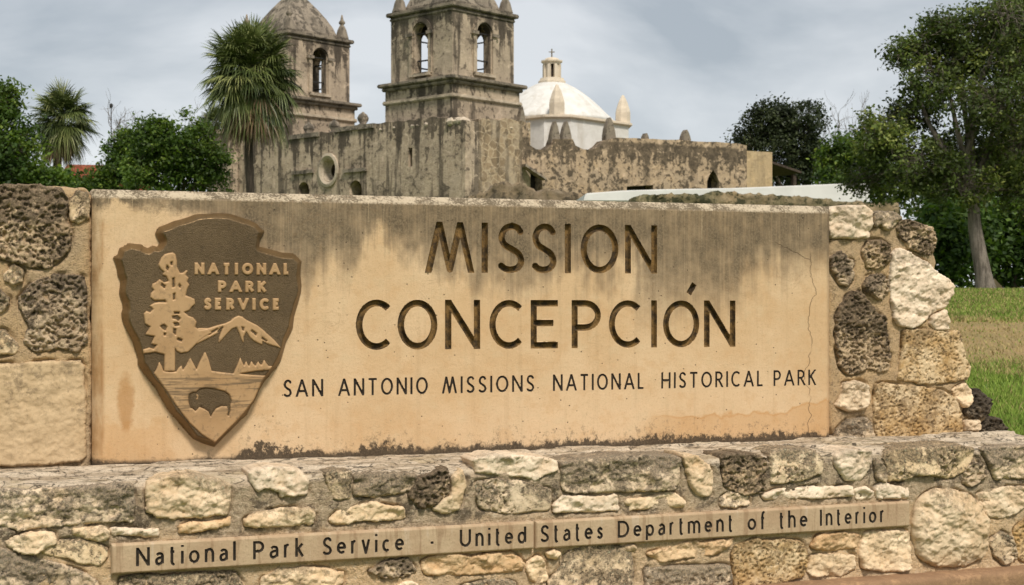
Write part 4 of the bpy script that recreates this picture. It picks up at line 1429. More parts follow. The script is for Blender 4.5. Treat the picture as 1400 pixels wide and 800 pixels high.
def em_relief(name, loops, h, mat, cell=0.0024, edge=0.004, rnd=0):
    Ls = [smooth_loop(wpoly(l, FE)) if rnd else wpoly(l, FE) for l in loops]
    A = np.concatenate(Ls)
    a, b = A.min(0) - 0.006, A.max(0) + 0.006
    return relief(name, lambda P: poly_sdf(P, Ls), (a[0], b[0], a[1], b[1]), cell, lambda s, p: h * sstep(0.25 + 0.75 * np.clip(-s / edge, 0, 1)), mat, em, eo, h + 0.003, 1, FE + 0.001)


tree = [(224, 508), (224.5, 485), (212, 481.5), (204, 483), (196, 483.5), (195, 478), (204, 475), (210, 477), (214, 472), (206, 470.5), (211, 460), (204, 459), (198, 457.5), (202, 452), (205, 447), (198, 443), (197, 436), (196, 429), (200, 425),
        (205, 427), (209, 423), (204, 418), (211, 414), (219, 413), (211, 411), (205, 407), (206, 401), (210, 397), (207, 393), (208, 388), (213, 386), (218, 381.5), (224, 386), (230, 384.5), (227, 378), (221, 376), (224, 372), (219, 368), (216, 362), (220, 353), (224, 348),
        (230, 346), (236, 345), (240, 348), (242, 357), (242, 365), (246, 373), (250, 373), (254, 369.5), (257, 370), (254, 376), (258, 380), (256, 385), (259, 390), (256, 396), (254, 404), (260, 406), (266, 409), (267, 416), (262, 420), (259, 424.5), (252, 427), (258, 432),
        (264, 434), (269, 440), (267, 447), (272, 451), (284, 449), (290, 455), (280, 461), (271.5, 467), (263, 476), (257, 481.5), (247, 483), (241, 480), (239.5, 477), (239.5, 508)]
holes = [[(235.6, 381), (238, 380), (238.4, 392), (236, 393)], [(236.6, 402), (239, 401), (239, 409), (236.6, 410)], [(238, 426.5), (245, 426.8), (245, 429.4), (238, 429.4)], [(235.5, 432.5), (242, 431), (246.5, 435.5), (244, 439), (240, 436), (236, 435.6)],
         [(221, 387), (226, 391), (225, 394.5), (220, 390.5)], [(212, 411), (225, 410.6), (227, 413.4), (215, 413)], [(237, 441.5), (243, 441), (245, 445), (239, 446)], [(237, 449), (240.5, 450), (240, 458), (236.6, 455)],
         [(224, 455.5), (226.5, 456), (226, 459), (224, 458.5)], [(243, 462), (249, 464.4), (248, 467), (242, 464.8)], [(233, 359), (235.4, 358), (235.2, 363), (233.2, 362)], [(245, 388), (247, 391), (246, 394), (244, 391)], [(228, 363), (230.5, 366), (229, 370), (227, 367)], [(219, 446), (224, 443.5), (228, 447), (226, 452), (222, 449.5)]]
em_relief('sequoia_relief', [tree] + holes, 0.0062, M_COP)
mount = [(270, 470), (277, 466.5), (285, 462.5), (296, 457), (303, 451), (299, 462), (298.5, 469.5), (305, 463), (311, 456), (317, 450), (323, 447.5), (327, 456), (330, 465), (333.4, 469.5), (333, 461), (336.5, 454), (341, 461), (346, 466), (352, 469), (358.5, 472), (359, 466.5),
         (367, 471), (385, 476.5), (375, 465), (359, 450.5), (352, 445), (346, 442), (337, 437.5), (331, 433), (326, 431.5), (320, 434), (315, 438.5), (307.5, 442), (296, 445), (285, 448.5), (271.5, 448.5), (262, 453), (262, 470)]
mholes = [[(284, 456), (297, 449), (298, 450.5), (286, 458)], [(297, 453), (304, 446.5), (305, 448), (299, 456)], [(344, 451), (351, 456), (350, 459), (343, 453)], [(330, 447), (333.5, 448), (333, 452.5), (331, 451)], [(358, 461), (365, 466), (364, 467.5), (357.5, 463)]]
em_relief('mountain_relief', [mount] + mholes, 0.0048, M_COP)
lake = [(210, 510.5), (214, 504), (217.5, 494), (221, 500), (223.5, 507), (232, 508.5), (240.5, 508), (244, 503), (248, 499.6), (250, 505.5), (254, 500), (257, 494), (260.3, 489), (264, 496), (268.5, 505), (272, 496), (276, 488), (280.3, 480), (285, 491), (289.5, 507), (304, 509), (319, 510.5), (324, 499), (328.4, 488),
        (331, 495), (333.5, 499.6), (336.4, 492.5), (338, 497), (340.3, 500.5), (343.6, 493), (346, 497), (349, 500), (352.8, 494), (355, 497.5), (357.3, 499), (360.8, 491.5), (364, 496.5), (367.5, 500.5), (372.5, 500.5), (369, 506), (350, 507.5), (328, 511), (345, 512.5), (363, 513.5), (357, 524), (347, 547), (333, 565), (320, 579),
        (294, 605), (276, 594.5), (259, 578.5), (243, 558), (227.5, 534.5)]
bison = [(257.8, 542), (259.5, 538.5), (263.7, 536.6), (268, 536.6), (272.7, 532), (280.5, 530.5), (294, 531.8), (307.5, 535.4), (313.6, 540), (316.2, 548), (314.4, 554), (314.4, 561.5), (312.4, 568.5), (310.8, 567.5), (312.3, 561.5), (310.8, 555.5), (303, 555), (295, 558.5), (291, 564), (288, 569.5), (285, 562.6),
         (279, 559), (272.7, 556), (267, 562), (263, 558.5), (260, 557.5), (257.8, 550)]
em_relief('lake_relief', [lake, bison], 0.0055, M_COPL)
horn = [(266.5, 541), (269, 538.6), (271.5, 540), (271, 545), (268.5, 547.5), (267.2, 545), (269, 543.5), (268.6, 541.5)]
em_relief('horn', [horn], 0.0052, M_COP, cell=0.0014, edge=0.002)
bs = [(286 + (x - 286) * 0.95, 549 + (y - 549) * 0.95) for x, y in bison]
em_relief('bison_relief', [bs], 0.0032, M_BRZ, cell=0.0018, edge=0.010)
for t, l, r, b, cap in (('NATIONAL', 265.5, 396.5, 375.8, 16.8), ('PARK', 297.5, 364, 399.8, 16.4), ('SERVICE', 278.5, 383.5, 424.0, 17.0)):
    gl = word(t, l, r, b, b + 0.6, cap, 0.158, FE, 0.20)
    a, c = np.min([g.lo for g in gl], 0), np.max([g.hi for g in gl], 0)
    o = relief('raised_word', lambda P: np.min([g.sdf(P) for g in gl], 0), (a[0], c[0], a[1], c[1]), 0.0017, lambda s, p: 0.006 * sstep(0.3 + 0.7 * np.clip(-s / 0.003, 0, 1)), M_COP, em, eo, 0.008, 1, FE)
    o['label'] = 'raised bronze word ' + t
# ------------------------------------------------------------------ ground
def gz(y):
    return float(np.clip((y - 9.5) * 0.063, 0, 1.6065)) if np.isscalar(y) else np.clip((y - 9.5) * 0.063, 0, 1.6065)


def lawn_mat():
    m = Mat('lawn_soil_grass')
    v = m.coord()
    n = m.noise(v, 0.35, 5, 0.6)
    n2 = m.noise(v, 3.0, 5, 0.65)
    n3 = m.noise(v, 30.0, 4, 0.7)
    col = m.mix(m.ramp(n, 0.35, 0.65), (0.10, 0.165, 0.022), (0.165, 0.225, 0.04))
    col = m.mix(m.mul(m.ramp(n2, 0.50, 0.66), 0.6), col, (0.17, 0.15, 0.055))
    col = m.mix(m.mul(m.ramp(n3, 0.48, 0.68), 0.5), col, (0.035, 0.055, 0.012))
    return m.out(col, 0.95, m.bump(m.add(n2, n3), 0.03))


def path_mat():
    m = Mat('dry_trodden_grass')
    v = m.coord()
    n = m.noise(v, 1.2, 5, 0.6)
    n2 = m.noise(v, 9.0, 5, 0.7)
    n3 = m.noise(v, 45.0, 3, 0.7)
    col = m.mix(m.ramp(n, 0.35, 0.65), (0.33, 0.225, 0.105), (0.27, 0.205, 0.085))
    col = m.mix(m.mul(m.ramp(n2, 0.5, 0.68), 0.6), col, (0.19, 0.17, 0.055))
    col = m.mix(m.mul(m.ramp(n3, 0.5, 0.7), 0.5), col, (0.15, 0.10, 0.05))
    return m.out(col, 0.97, m.bump(m.add(n2, n3), 0.02))


M_LAWN, M_PATH = lawn_mat(), path_mat()
ys = np.concatenate((np.array([-3000, -800, -200, -60, -20, -5]), np.linspace(0, 45, 91), np.array([50, 60, 80, 110, 160, 250, 500, 1200, 4000])))
xs = np.concatenate((np.array([-4000, -1000, -300, -120]), np.linspace(-60, 60, 81), np.array([120, 300, 1000, 4000])))
GX, GY = np.meshgrid(xs, ys)
GZ = gz(GY) + np.where((np.abs(GX) < 61) & (GY > 10) & (GY < 60), 0.02, 0) * fbm(np.stack((GX, GY, GX * 0), -1).reshape(-1, 3) * 0.4, 2).reshape(GX.shape)
idx = np.arange(GX.size).reshape(GX.shape)
quads = np.stack((idx[:-1, :-1], idx[:-1, 1:], idx[1:, 1:], idx[1:, :-1]), -1).reshape(-1, 4)
tag(mesh_np('lawn', np.stack((GX, GY, GZ), -1).reshape(-1, 3), quads, M_LAWN), kind='structure')
# a worn strip of dry grass crossing the lawn
px_, py_ = np.linspace(-8, 45, 160), np.linspace(0, 1, 12)
PX, PT = np.meshgrid(px_, py_)
e0 = 19.1 + 0.25 * fbm(np.stack((px_ * 0.9, px_ * 0, px_ * 0), -1), 3)
e1 = 25.8 + 0.30 * fbm(np.stack((px_ * 0.9, px_ * 0 + 5, px_ * 0), -1), 3)
PY = e0[None, :] * (1 - PT) + e1[None, :] * PT
PZ = gz(PY) + 0.03 - 0.03 * (np.abs(PT * 2 - 1) ** 6)
idx = np.arange(PX.size).reshape(PX.shape)
quads = np.stack((idx[:-1, :-1], idx[:-1, 1:], idx[1:, 1:], idx[1:, :-1]), -1).reshape(-1, 4)
tag(mesh_np('path', np.stack((PX, PY, PZ), -1).reshape(-1, 3), quads, M_PATH), kind='structure')


def blade_mat():
    m = Mat('grass_blade')
    t = m.attr('tint')
    col = m.mix(t, (0.105, 0.185, 0.020), (0.28, 0.36, 0.065))
    col = m.mix(m.ramp(t, 0.86, 0.95), col, (0.36, 0.28, 0.12))
    return m.out(col, 0.8)


def grass():
    n = 150000
    y = 12.0 + 25 * rng.random(n) ** 1.2
    x = y * (0.22 + 0.22 * rng.random(n)) - 0.3
    onp = (y > 19.2 + 0.5 * rng.normal(size=n)) & (y < 25.7 + 0.6 * rng.normal(size=n))
    keep = ~onp | (rng.random(n) < 0.16)
    clump = perlin(np.stack((x * 0.8, y * 0.8, y * 0), -1))
    keep &= (clump > -0.30) | (rng.random(n) < 0.5)
    x, y, clump, onp = x[keep], y[keep], clump[keep], onp[keep]
    n = len(x)
    h = (0.035 + 0.05 * rng.random(n)) * (1 + 0.8 * np.clip(clump, 0, 1)) * np.where(onp, 0.6, 1)
    w = (0.005 + 0.004 * rng.random(n)) * (y / 14)
    a = rng.random(n) * 6.283
    lean = h * (0.2 + 0.7 * rng.random(n))
    b = rng.random(n) * 6.283
    z = gz(y) - 0.005 + np.where(onp, 0.03, 0)
    A = np.stack((x - w * np.cos(a), y - w * np.sin(a), z), -1)
    B = np.stack((x + w * np.cos(a), y + w * np.sin(a), z), -1)
    C = np.stack((x + lean * np.cos(b), y + lean * np.sin(b), z + h), -1)
    V = np.stack((A, B, C), 1).reshape(-1, 3)
    t = np.clip(rng.random(n) * 0.55 + 0.25 * (clump < 0) + rng.random(n) * 0.15, 0, 1)
    dryp = fbm(np.stack((x * 0.35, y * 0.22, y * 0 + 4), -1), 3)
    t = np.where((rng.random(n) < np.where(onp, 0.85, np.where(dryp > 0.12, 0.55, 0.08) + 0.25 * (y > 25.5))), 0.97, t * 0.85)
    o = mesh_np('grass', V, np.arange(3 * n).reshape(-1, 3), blade_mat(), smooth=False, attr={'tint': np.repeat(t, 3)})
    tag(o, 'short bright green grass on the lawn beside the wall', 'grass', kind='stuff')


grass()

# ------------------------------------------------------------------ church: local x along the front (to the right), y into the depth, z up from its ground
CA = np.array((0.735, -0.678))                          # +x
CB = np.array((0.678, 0.735))                           # +y
C0 = np.array((-2.4, 75.0))
ZG = 1.6
CANG = math.atan2(CA[1], CA[0])
CHURCH_LABEL = 'grey weathered mission church with two square bell towers and a white dome'


def on_plane(px, py, O, d):
    """where the vertical plane through O (plan) along d is seen at a photo pixel: distance along d, height above church ground"""
    r = np.array(((px - CX) / FPX, 1.0))
    s = (O[0] - r[0] * O[1]) / (r[0] * d[1] - d[0])
    dep = O[1] + s * d[1]
    return float(s), EYE + (CY - py) / FPX * dep - ZG


def plan(x, y): return C0 + x * CA + y * CB


def ch_mat(name, c1, c2, dark, warm, streak=0.6, masonry=0.0, mscale=1.6, dkamt=0.7, patch=0.50, ps=1.7, tops=()):
    m = Mat(name)
    v = m.coord()
    x, y, z = m.sep(v)
    n = m.noise(v, 0.45, 6, 0.62, 0.4)
    n2 = m.noise(v, 1.5, 6, 0.68, 0.3)
    n3 = m.noise(v, 4.0, 5, 0.7)
    n4 = m.noise(v, ps, 6, 0.66, 0.6)
    st = m.noise(m.scale(v, (1.5, 1.5, 0.13)), 1.0, 5, 0.62)
    col = m.mix(m.ramp(n, 0.40, 0.60), c1, c2)
    col = m.mix(m.mul(m.ramp(n2, 0.50, 0.60), 0.55), col, warm)
    if masonry:
        vv = m.shift(m.scale(v, (1, 1, 1.3)), m.comb(m.mul(n3, 0.25), m.mul(n3, 0.25), m.mul(n4, 0.3)))
        vd = m.vor(vv, mscale, 'DISTANCE_TO_EDGE')
        vc = m.vor(vv, mscale, 'F1', 'Color')
        r, g, b = m.sep(vc)
        fac = m.mul(masonry, m.ramp(m.noise(v, 0.7, 4), 0.36, 0.54))
        st_c = m.mix(r, (0.17, 0.12, 0.07), (0.38, 0.275, 0.165))
        st_c = m.mix(m.ramp(vd, 0.09, 0.03), st_c, warm)
        col = m.mix(fac, col, st_c)
    col = m.mix(m.mul(m.ramp(st, 0.51, 0.60), streak), col, dark)
    pn_ = m.add(m.add(m.mul(n4, 0.6), m.mul(n3, 0.4)), m.mul(m.sub(n, 0.5), 0.22))
    col = m.mix(m.mul(m.ramp(pn_, patch + 0.02, patch + 0.08), dkamt), col, dark)
    for zt, ln in tops:                                    # black runs hanging from ledges and wall heads
        run = m.mul(m.ramp(m.add(st, m.mul(m.sub(n3, 0.5), 0.4)), 0.34, 0.66), ln * 1.6)
        mk = m.mul(m.ramp(m.add(z, m.mul(run, 1.0)), zt - 0.05, zt + 0.30), m.ramp(z, zt + 0.5, zt + 0.35))
        col = m.mix(m.mul(mk, 0.78), col, dark)
    col = m.mix(m.mul(m.ramp(n4, 0.43, 0.34), 0.55), col, tuple(min(0.7, c * 1.45) for c in c1))
    return m.out(col, 0.95, m.bump(m.add(m.noise(v, 9.0, 5, 0.7), m.add(n3, n4)), 0.04, 0.8))


def zpx(py, dep): return EYE + (CY - py) / FPX * dep - ZG


Z_LOW, Z_STR, Z_LED, Z_COR = zpx(158, 75.8) - 0.6, zpx(127.7, 75.8), zpx(105, 75.8), zpx(1, 75.8)
M_CH = ch_mat('weathered_plaster', (0.47, 0.372, 0.272), (0.355, 0.282, 0.206), (0.072, 0.057, 0.042), (0.55, 0.44, 0.315), 0.72, 0.25, 2.4, 0.75, 0.505, tops=((9.3, 1.3),))
M_CHT = ch_mat('tower_plaster', (0.42, 0.335, 0.246), (0.315, 0.252, 0.184), (0.060, 0.048, 0.036), (0.50, 0.40, 0.285), 0.80, 0.0, 1.6, 0.7, 0.505, tops=((Z_LED - Z_LOW - 0.2, 0.5), (Z_COR - Z_LOW - 0.3, 1.0)))
M_CHM = ch_mat('bare_masonry', (0.36, 0.29, 0.205), (0.41, 0.325, 0.225), (0.075, 0.060, 0.044), (0.47, 0.365, 0.24), 0.55, 0.85, 1.9, 0.5, 0.52)
M_COR = ch_mat('dark_cornice', (0.20, 0.167, 0.127), (0.29, 0.242, 0.185), (0.040, 0.034, 0.027), (0.32, 0.265, 0.20), 0.5, patch=0.48)
M_CONV = ch_mat('convent_masonry', (0.46, 0.345, 0.235), (0.38, 0.29, 0.2), (0.075, 0.058, 0.040), (0.49, 0.35, 0.215), 0.35, 0.35, 2.6, 0.9, 0.485, 2.8, ((8.0, 0.9),))
M_STR = ch_mat('pale_moulding', (0.46, 0.385, 0.29), (0.38, 0.315, 0.235), (0.12, 0.10, 0.075), (0.48, 0.39, 0.28), 0.3, 0.0, 1.6, 0.5)
M_ANNEX = ch_mat('tan_stucco', (0.43, 0.315, 0.185), (0.46, 0.345, 0.21), (0.16, 0.12, 0.075), (0.46, 0.33, 0.18), 0.25, 0.0, 1.6, 0.3)


def white_mat():
    m = Mat('dome_whitewash')
    v = m.coord()
    n2 = m.noise(v, 1.6, 5, 0.65)
    st = m.noise(m.scale(v, (1.8, 1.8, 0.3)), 1.0, 5, 0.6)
    col = m.mix(m.ramp(n2, 0.36, 0.64), (0.66, 0.645, 0.605), (0.59, 0.57, 0.525))
    col = m.mix(m.mul(m.ramp(st, 0.52, 0.68), 0.35), col, (0.40, 0.35, 0.27))
    return m.out(col, 0.85, m.bump(n2, 0.05))


def plain_mat(name, c, rough=0.85, vary=0.25, sc=3.0, metal=0.0):
    m = Mat(name)
    v = m.coord()
    n = m.noise(v, sc, 5, 0.65)
    col = m.mix(m.ramp(n, 0.35, 0.65), tuple(x * (1 - vary) for x in c), tuple(min(0.85, x * (1 + vary)) for x in c))
    return m.out(col, rough, m.bump(n, 0.02), metal)


M_WHITEWASH = white_mat()
M_LANT = plain_mat('lantern_plaster', (0.60, 0.515, 0.40), 0.9, 0.10)
M_IRON = plain_mat('dark_iron', (0.03, 0.028, 0.026), 0.6)
M_CROSS = plain_mat('weathered_cross', (0.22, 0.19, 0.15), 0.9)
M_WOOD = plain_mat('dark_timber', (0.055, 0.04, 0.03), 0.85, 0.4, 8.0)
M_DARK = plain_mat('interior_shade', (0.035, 0.030, 0.025), 0.95, 0.3)  # near-black colour that paints in the shade of interiors
M_TILE = plain_mat('red_roof', (0.30, 0.085, 0.05), 0.85, 0.3, 6.0)
M_WROOF = plain_mat('white_roof', (0.66, 0.65, 0.62), 0.6, 0.06, 0.8)
M_MOSS = ch_mat('mossy_masonry', (0.22, 0.18, 0.11), (0.12, 0.115, 0.06), (0.035, 0.038, 0.018), (0.30, 0.22, 0.12), 0.2, 0.4, 3.0, 0.9, 0.47, 3.5)

church = empty('mission_church', (C0[0], C0[1], ZG), CANG, CHURCH_LABEL, 'church')
CHW = CHURCH_LABEL


def face_M(x, y, ang, z=0.0):
    """local frame of a vertical face: its X runs along the wall (ang in the church frame), Y up, Z out of the wall to its right-hand side"""
    c, s = math.cos(R(ang)), math.sin(R(ang))
    return Matrix(((c, 0, s, x), (s, 0, -c, y), (0, 1, 0, z), (0, 0, 0, 1)))


def arch_pts(cx, z0, w, h, n=12):
    """a round-headed opening standing on z0: width w, total height h"""
    r = w / 2
    return [(cx - r, z0), (cx + r, z0)] + [(cx + r * math.cos(a), z0 + h - r + r * math.sin(a)) for a in np.linspace(0, math.pi, n)]


def rough_profile(pts, amp=0.07, step=0.35, seed=0):
    r = random.Random(seed)
    out = []
    for (a, b), (c, d) in zip(pts[:-1], pts[1:]):
        L = math.hypot(c - a, d - b)
        k = max(1, int(L / step))
        for i in range(k):
            t = i / k
            out.append((a + (c - a) * t + (r.uniform(-.3, .3) * step * (i > 0)), b + (d - b) * t + r.uniform(-amp, amp)))
    out.append(pts[-1])
    return out


# --- lower front with the round window: traced top edge, real thickness
fx = lambda px, py: on_plane(px, py, C0, -CA)
prof = [(636, 163), (600, 160), (560, 164), (516, 169), (505, 170), (504, 174), (462, 176), (460, 181), (440, 181), (396, 187), (393, 183), (372, 183), (346, 186), (344, 176), (305.5, 176)]
top = [(-fx(*p)[0], fx(*p)[1]) for p in prof]
top[0] = (0.0, top[0][1])
top = rough_profile(top, 0.06, 0.30, 4)
xL = top[-1][0]
outline = [(0.0, -0.3)] + top + [(xL, -0.3)]
wc = fx(449.5, 232.7)
wr = 0.62
circ = [(-wc[0] + wr * math.cos(a), wc[1] + wr * math.sin(a)) for a in np.linspace(0, 2 * math.pi, 25)[:-1]]
n1 = fx(415, 251)
n2 = fx(486, 249)
slit = fx(561, 215)
holes = [circ,
         arch_pts(-n1[0], n1[1] - 2.6, 1.0, 2.7), arch_pts(-n2[0], n2[1] - 2.6, 1.05, 2.7),
         [(-slit[0] - 0.16, slit[1] - 0.5), (-slit[0] + 0.16, slit[1] - 0.5), (-slit[0] + 0.16, slit[1] + 0.5), (-slit[0] - 0.16, slit[1] + 0.5)]]
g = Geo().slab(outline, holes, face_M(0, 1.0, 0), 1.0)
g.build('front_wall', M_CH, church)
# near-black blocks close the openings, their colour standing in for the shade inside
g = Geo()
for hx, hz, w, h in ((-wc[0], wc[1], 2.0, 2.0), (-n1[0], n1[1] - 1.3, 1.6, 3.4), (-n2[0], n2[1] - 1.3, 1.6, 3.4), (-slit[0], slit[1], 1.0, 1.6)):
    Geo().box(hx - w / 2, hx + w / 2, 1.02, 1.7, hz - h / 2, hz + h / 2).build('shade_backing', M_DARK, church)
# round window surround: a splayed ring
w_o = empty('round_window', (0, 0, 0))
w_o.parent = church
g = Geo()
ring = [(0.86, 0.0), (0.86, 0.10), (0.72, 0.14), (0.62, 0.05), (0.40, -0.45), (0.36, -0.45), (0.36, -0.5)]
V, F = [], []
nk = 28
for r_, o_ in ring:
    for k in range(nk):
        a = 2 * math.pi * k / nk
        V.append((-wc[0] + r_ * math.cos(a) * 1.0, -o_, wc[1] + r_ * math.sin(a) * 1.12))
for j in range(len(ring) - 1):
    for k in range(nk): F.append((j * nk + k, j * nk + (k + 1) % nk, (j + 1) * nk + (k + 1) % nk, (j + 1) * nk + k))
g.add(V, F).build('window_surround', M_STR, w_o, recalc=False)
g = Geo()
for nn in (n1, n2):
    pts = [(-nn[0] - 0.95, nn[1] + 0.55), (-nn[0] + 0.95, nn[1] + 0.55), (-nn[0] + 0.95, nn[1] + 0.75), (-nn[0] - 0.95, nn[1] + 0.75)]
    Geo().slab(pts, [], face_M(0, 0, 0), 0.14).build('niche_ledge', M_COR, church)
# ledges and little ornaments on the front's top
for pxa, pxb, py in ((396, 437, 183), (459, 512, 172.5)):
    a, b = fx(pxa, py), fx(pxb, py)
    Geo().box(-a[0], -b[0], -0.10, 0.9, a[1] - 0.35, a[1] - 0.10).build('top_ledge', M_COR, church)
for px, py, h in ((487, 168, 0.62), (413, 181, 0.7), (448, 178, 0.55)):
    a = fx(px, py)
    Geo().lathe([(0.32, 0), (0.32, 0.12), (0.18, 0.2), (0.30, 0.38), (0.33, 0.5), (0.24, 0.68), (0.08, 0.8), (0.05, 0.85)], 12, (-a[0], 0.5)).build('finial', M_COR, church, True).location = (0, 0, a[1] - 0.2)
# buttress at the left end
Geo().box(xL - 0.9, xL + 1.55, -0.55, 0.0 - 0.003, -0.3, top[-1][1] - 0.1).build('buttress', M_CH, church, bevel=0.1)
# right flank of the tower base, bare stone, and the nave behind
LB = 5.0
sgt = [on_plane(p, q, C0, CB) for p, q in ((636, 163), (660, 161), (690, 163), (716, 166))]
top2 = rough_profile([(sgt[0][0], sgt[0][1])] + [(LB * i / 3, s[1]) for i, s in zip((1, 2, 3), sgt[1:])], 0.09, 0.3, 9)
Mr = face_M(-1.0, 0, 90)
Geo().slab([(0.0 + 1.003, -0.3), (LB, -0.3)] + [p for p in reversed(top2) if p[0] > 1.003] + [(1.003, top2[1][1])], [], Mr, 1.0).build('flank_wall', M_CHM, church)
Geo().box(-6.6, -1.02, 1.02, LB, 0, 9.0).build('tower_core', M_CHM, church)
zt0 = top2[0][1]
# rubble on the shoulder of the base
r_ = random.Random(5)
M_RUB = ch_mat('pale_rubble', (0.56, 0.47, 0.36), (0.40, 0.33, 0.25), (0.07, 0.058, 0.045), (0.52, 0.43, 0.31), 0.1)
for k in range(60):
    x, y = (r_.uniform(-6.5, -0.2), r_.uniform(0.08, 0.55)) if k < 36 else (r_.uniform(-0.9, -0.2), r_.uniform(0.2, LB))
    s = r_.uniform(0.14, 0.34)
    g0 = Geo().lathe([(0.02, -1), (0.75, -0.6), (1, 0), (0.7, 0.6), (0.02, 0.9)], 7)
    V = np.array(g0.v) * s * np.array((1, 1, 0.8)) + np.array((x, y, zt0 - 0.12 + (0.1 if k < 36 else 0)))
    V += 0.05 * np.stack((perlin(V * 4), perlin(V * 4 + 9), perlin(V * 4 + 20)), -1)
    Geo().add(V, g0.f).build('rubble_stone', M_RUB, church)
# nave and transept, seen only as masses behind
Geo().box(-15.2, -4.2, 1.05, 27.0, 0, 8.0).build('nave_wall', M_CHM, church)
Geo().box(-19.4, -0.5, 15.2, 21.5, 0, 7.6).build('transept_wall', M_CHM, church)
Geo().box(-15.0, -4.4, 1.03, 1.9, 8.0, 9.2).build('gable_wall', M_CH, church)


# --- bell towers
TW = 4.75


def bell_tower(x1, y0, rise):
    """x1: right front corner; a square shaft, its belfry with one arch in each face, and the roof"""
    x0, y1 = x1 - TW, y0 + TW
    t = empty('bell_tower', (x1 - TW / 2, y0 + TW / 2, Z_LOW + rise))
    t.parent = church
    cx, cy = TW / 2, TW / 2
    h = TW / 2
    e = 0.22
    zl, zs_, zc = Z_LED - Z_LOW, Z_STR - Z_LOW, Z_COR - Z_LOW
    Geo().box(-h - e, h + e, -h - e, h + e, -1.4, zl - 0.223).build('lower_shaft', M_CHT, t)
    g = Geo()
    for (f, dz) in ((0.14, 0.0),):
        g.box(-h - e - f, h + e + f, -h - e - f, h + e + f, zs_ - 0.11, zs_ + 0.11)
    g.build('string_course', M_STR, t, bevel=0.06)
    g = Geo().box(-h - e - 0.34, h + e + 0.34, -h - e - 0.34, h + e + 0.34, zl - 0.02, zl + 0.18)
    g.build('ledge_course', M_COR, t, bevel=0.05)
    Geo().box(-h - e - 0.16, h + e + 0.16, -h - e - 0.16, h + e + 0.16, zl - 0.22, zl - 0.023).build('ledge_course', M_COR, t, bevel=0.05)
    # belfry walls: each its own face with an arched opening
    th = 0.50
    zb = zl + 0.183
    zt = zc - 0.32
    aw, ah, sill = 1.10, 2.62, zl + 0.62
    for ang in (0, 90, 180, 270):
        c, s = math.cos(R(ang)), math.sin(R(ang))
        M = Matrix.Rotation(R(ang), 4, 'Z') @ face_M(0, -h + th, 0)
        half = h if ang in (0, 180) else h - th - 0.002
        Geo().slab([(-half, zb), (half, zb), (half, zt), (-half, zt)], [arch_pts(0, sill, aw, ah)], M, th).build('belfry_wall', M_CHT, t)
        # arch surround with shallow jambs, imposts and a worn keystone band
        M2 = Matrix.Rotation(R(ang), 4, 'Z') @ face_M(0, -h - 0.003, 0)
        o_ = arch_pts(0, sill - 0.10, aw + 0.62, ah + 0.40, 16)
        i_ = arch_pts(0, sill - 0.02, aw + 0.14, ah + 0.09, 16)
        Geo().slab(o_, [i_], M2, 0.10).build('arch_surround', M_CHT, t)
        g = Geo()
        for sx in (-1, 1):
            xa = sx * (aw / 2 + 0.24)
            zi = sill + ah - aw / 2 - 0.10
            Geo().slab([(xa - 0.24, zi), (xa + 0.24, zi), (xa + 0.24, zi + 0.17), (xa - 0.24, zi + 0.17)], [], M2 @ Matrix.Translation((0, 0, 0.10)), 0.09).build('impost', M_COR, t)
        Geo().slab([(-0.80, sill - 0.22), (0.80, sill - 0.22), (0.80, sill - 0.103), (-0.80, sill - 0.103)], [], M2, 0.17).build('sill', M_STR, t)
        # iron tie bars across the opening
        g = Geo()
        for zz in (sill + 0.62, sill + ah - aw / 2 + 0.02):
            Geo().slab([(-aw / 2 - .02, zz), (aw / 2 + .02, zz), (aw / 2 + .02, zz + 0.07), (-aw / 2 - .02, zz + 0.07)], [], Matrix.Rotation(R(ang), 4, 'Z') @ face_M(0, -h + 0.3, 0), 0.07).build('tie_bar', M_IRON, t)
    Geo().box(-h + th, h - th, -h + th, h - th, zl + 0.19, zl + 0.24).build('belfry_floor', M_COR, t)
    # cornice
    Geo().box(-h - 0.07, h + 0.07, -h - 0.07, h + 0.07, zt + 0.003, zt + 0.12).build('cornice', M_COR, t, bevel=0.03)
    Geo().box(-h - 0.02, h + 0.02, -h - 0.02, h + 0.02, zt + 0.123, zc - 0.103).build('frieze', M_CHT, t)
    Geo().box(-h - 0.22, h + 0.22, -h - 0.22, h + 0.22, zc - 0.10, zc + 0.12).build('cornice', M_COR, t, bevel=0.05)
    # roof: curved pyramid on a low block, four corner pinnacles
    g = Geo()
    b = h - 0.50
    sec = [(b, 0.0), (b, 0.30), (b * 0.96, 0.34), (b * 0.88, 0.75), (b * 0.74, 1.25), (b * 0.55, 1.8), (b * 0.34, 2.35), (b * 0.12, 2.85), (0.06, 3.0)]
    V, F = [], []
    for a_, z_ in sec:
        for sx, sy in ((-1, -1), (1, -1), (1, 1), (-1, 1)): V.append((sx * a_, sy * a_, zc + 0.123 + z_))
    for j in range(len(sec) - 1):
        for k in range(4): F.append((j * 4 + k, j * 4 + (k + 1) % 4, (j + 1) * 4 + (k + 1) % 4, (j + 1) * 4 + k))
    F.append((len(V) - 4, len(V) - 3, len(V) - 2, len(V) - 1))
    g.add(V, F).build('tower_roof', M_COR, t)
    for sx, sy in ((-1, -1), (1, -1), (1, 1), (-1, 1)):
        o = Geo().lathe([(0.42, 0), (0.42, 0.12), (0.36, 0.3), (0.28, 0.62), (0.16, 0.85), (0.10, 0.92), (0.19, 1.0), (0.20, 1.1), (0.10, 1.22), (0.05, 1.5), (0.02, 1.55)], 10).build('pinnacle', M_COR, t, True)
        o.location = (sx * (h - 0.33), sy * (h - 0.33), zc + 0.125)
    return t


bell_tower(-1.70, 0.78, 0.0)
bell_tower(-15.35, 0.78, 0.22)
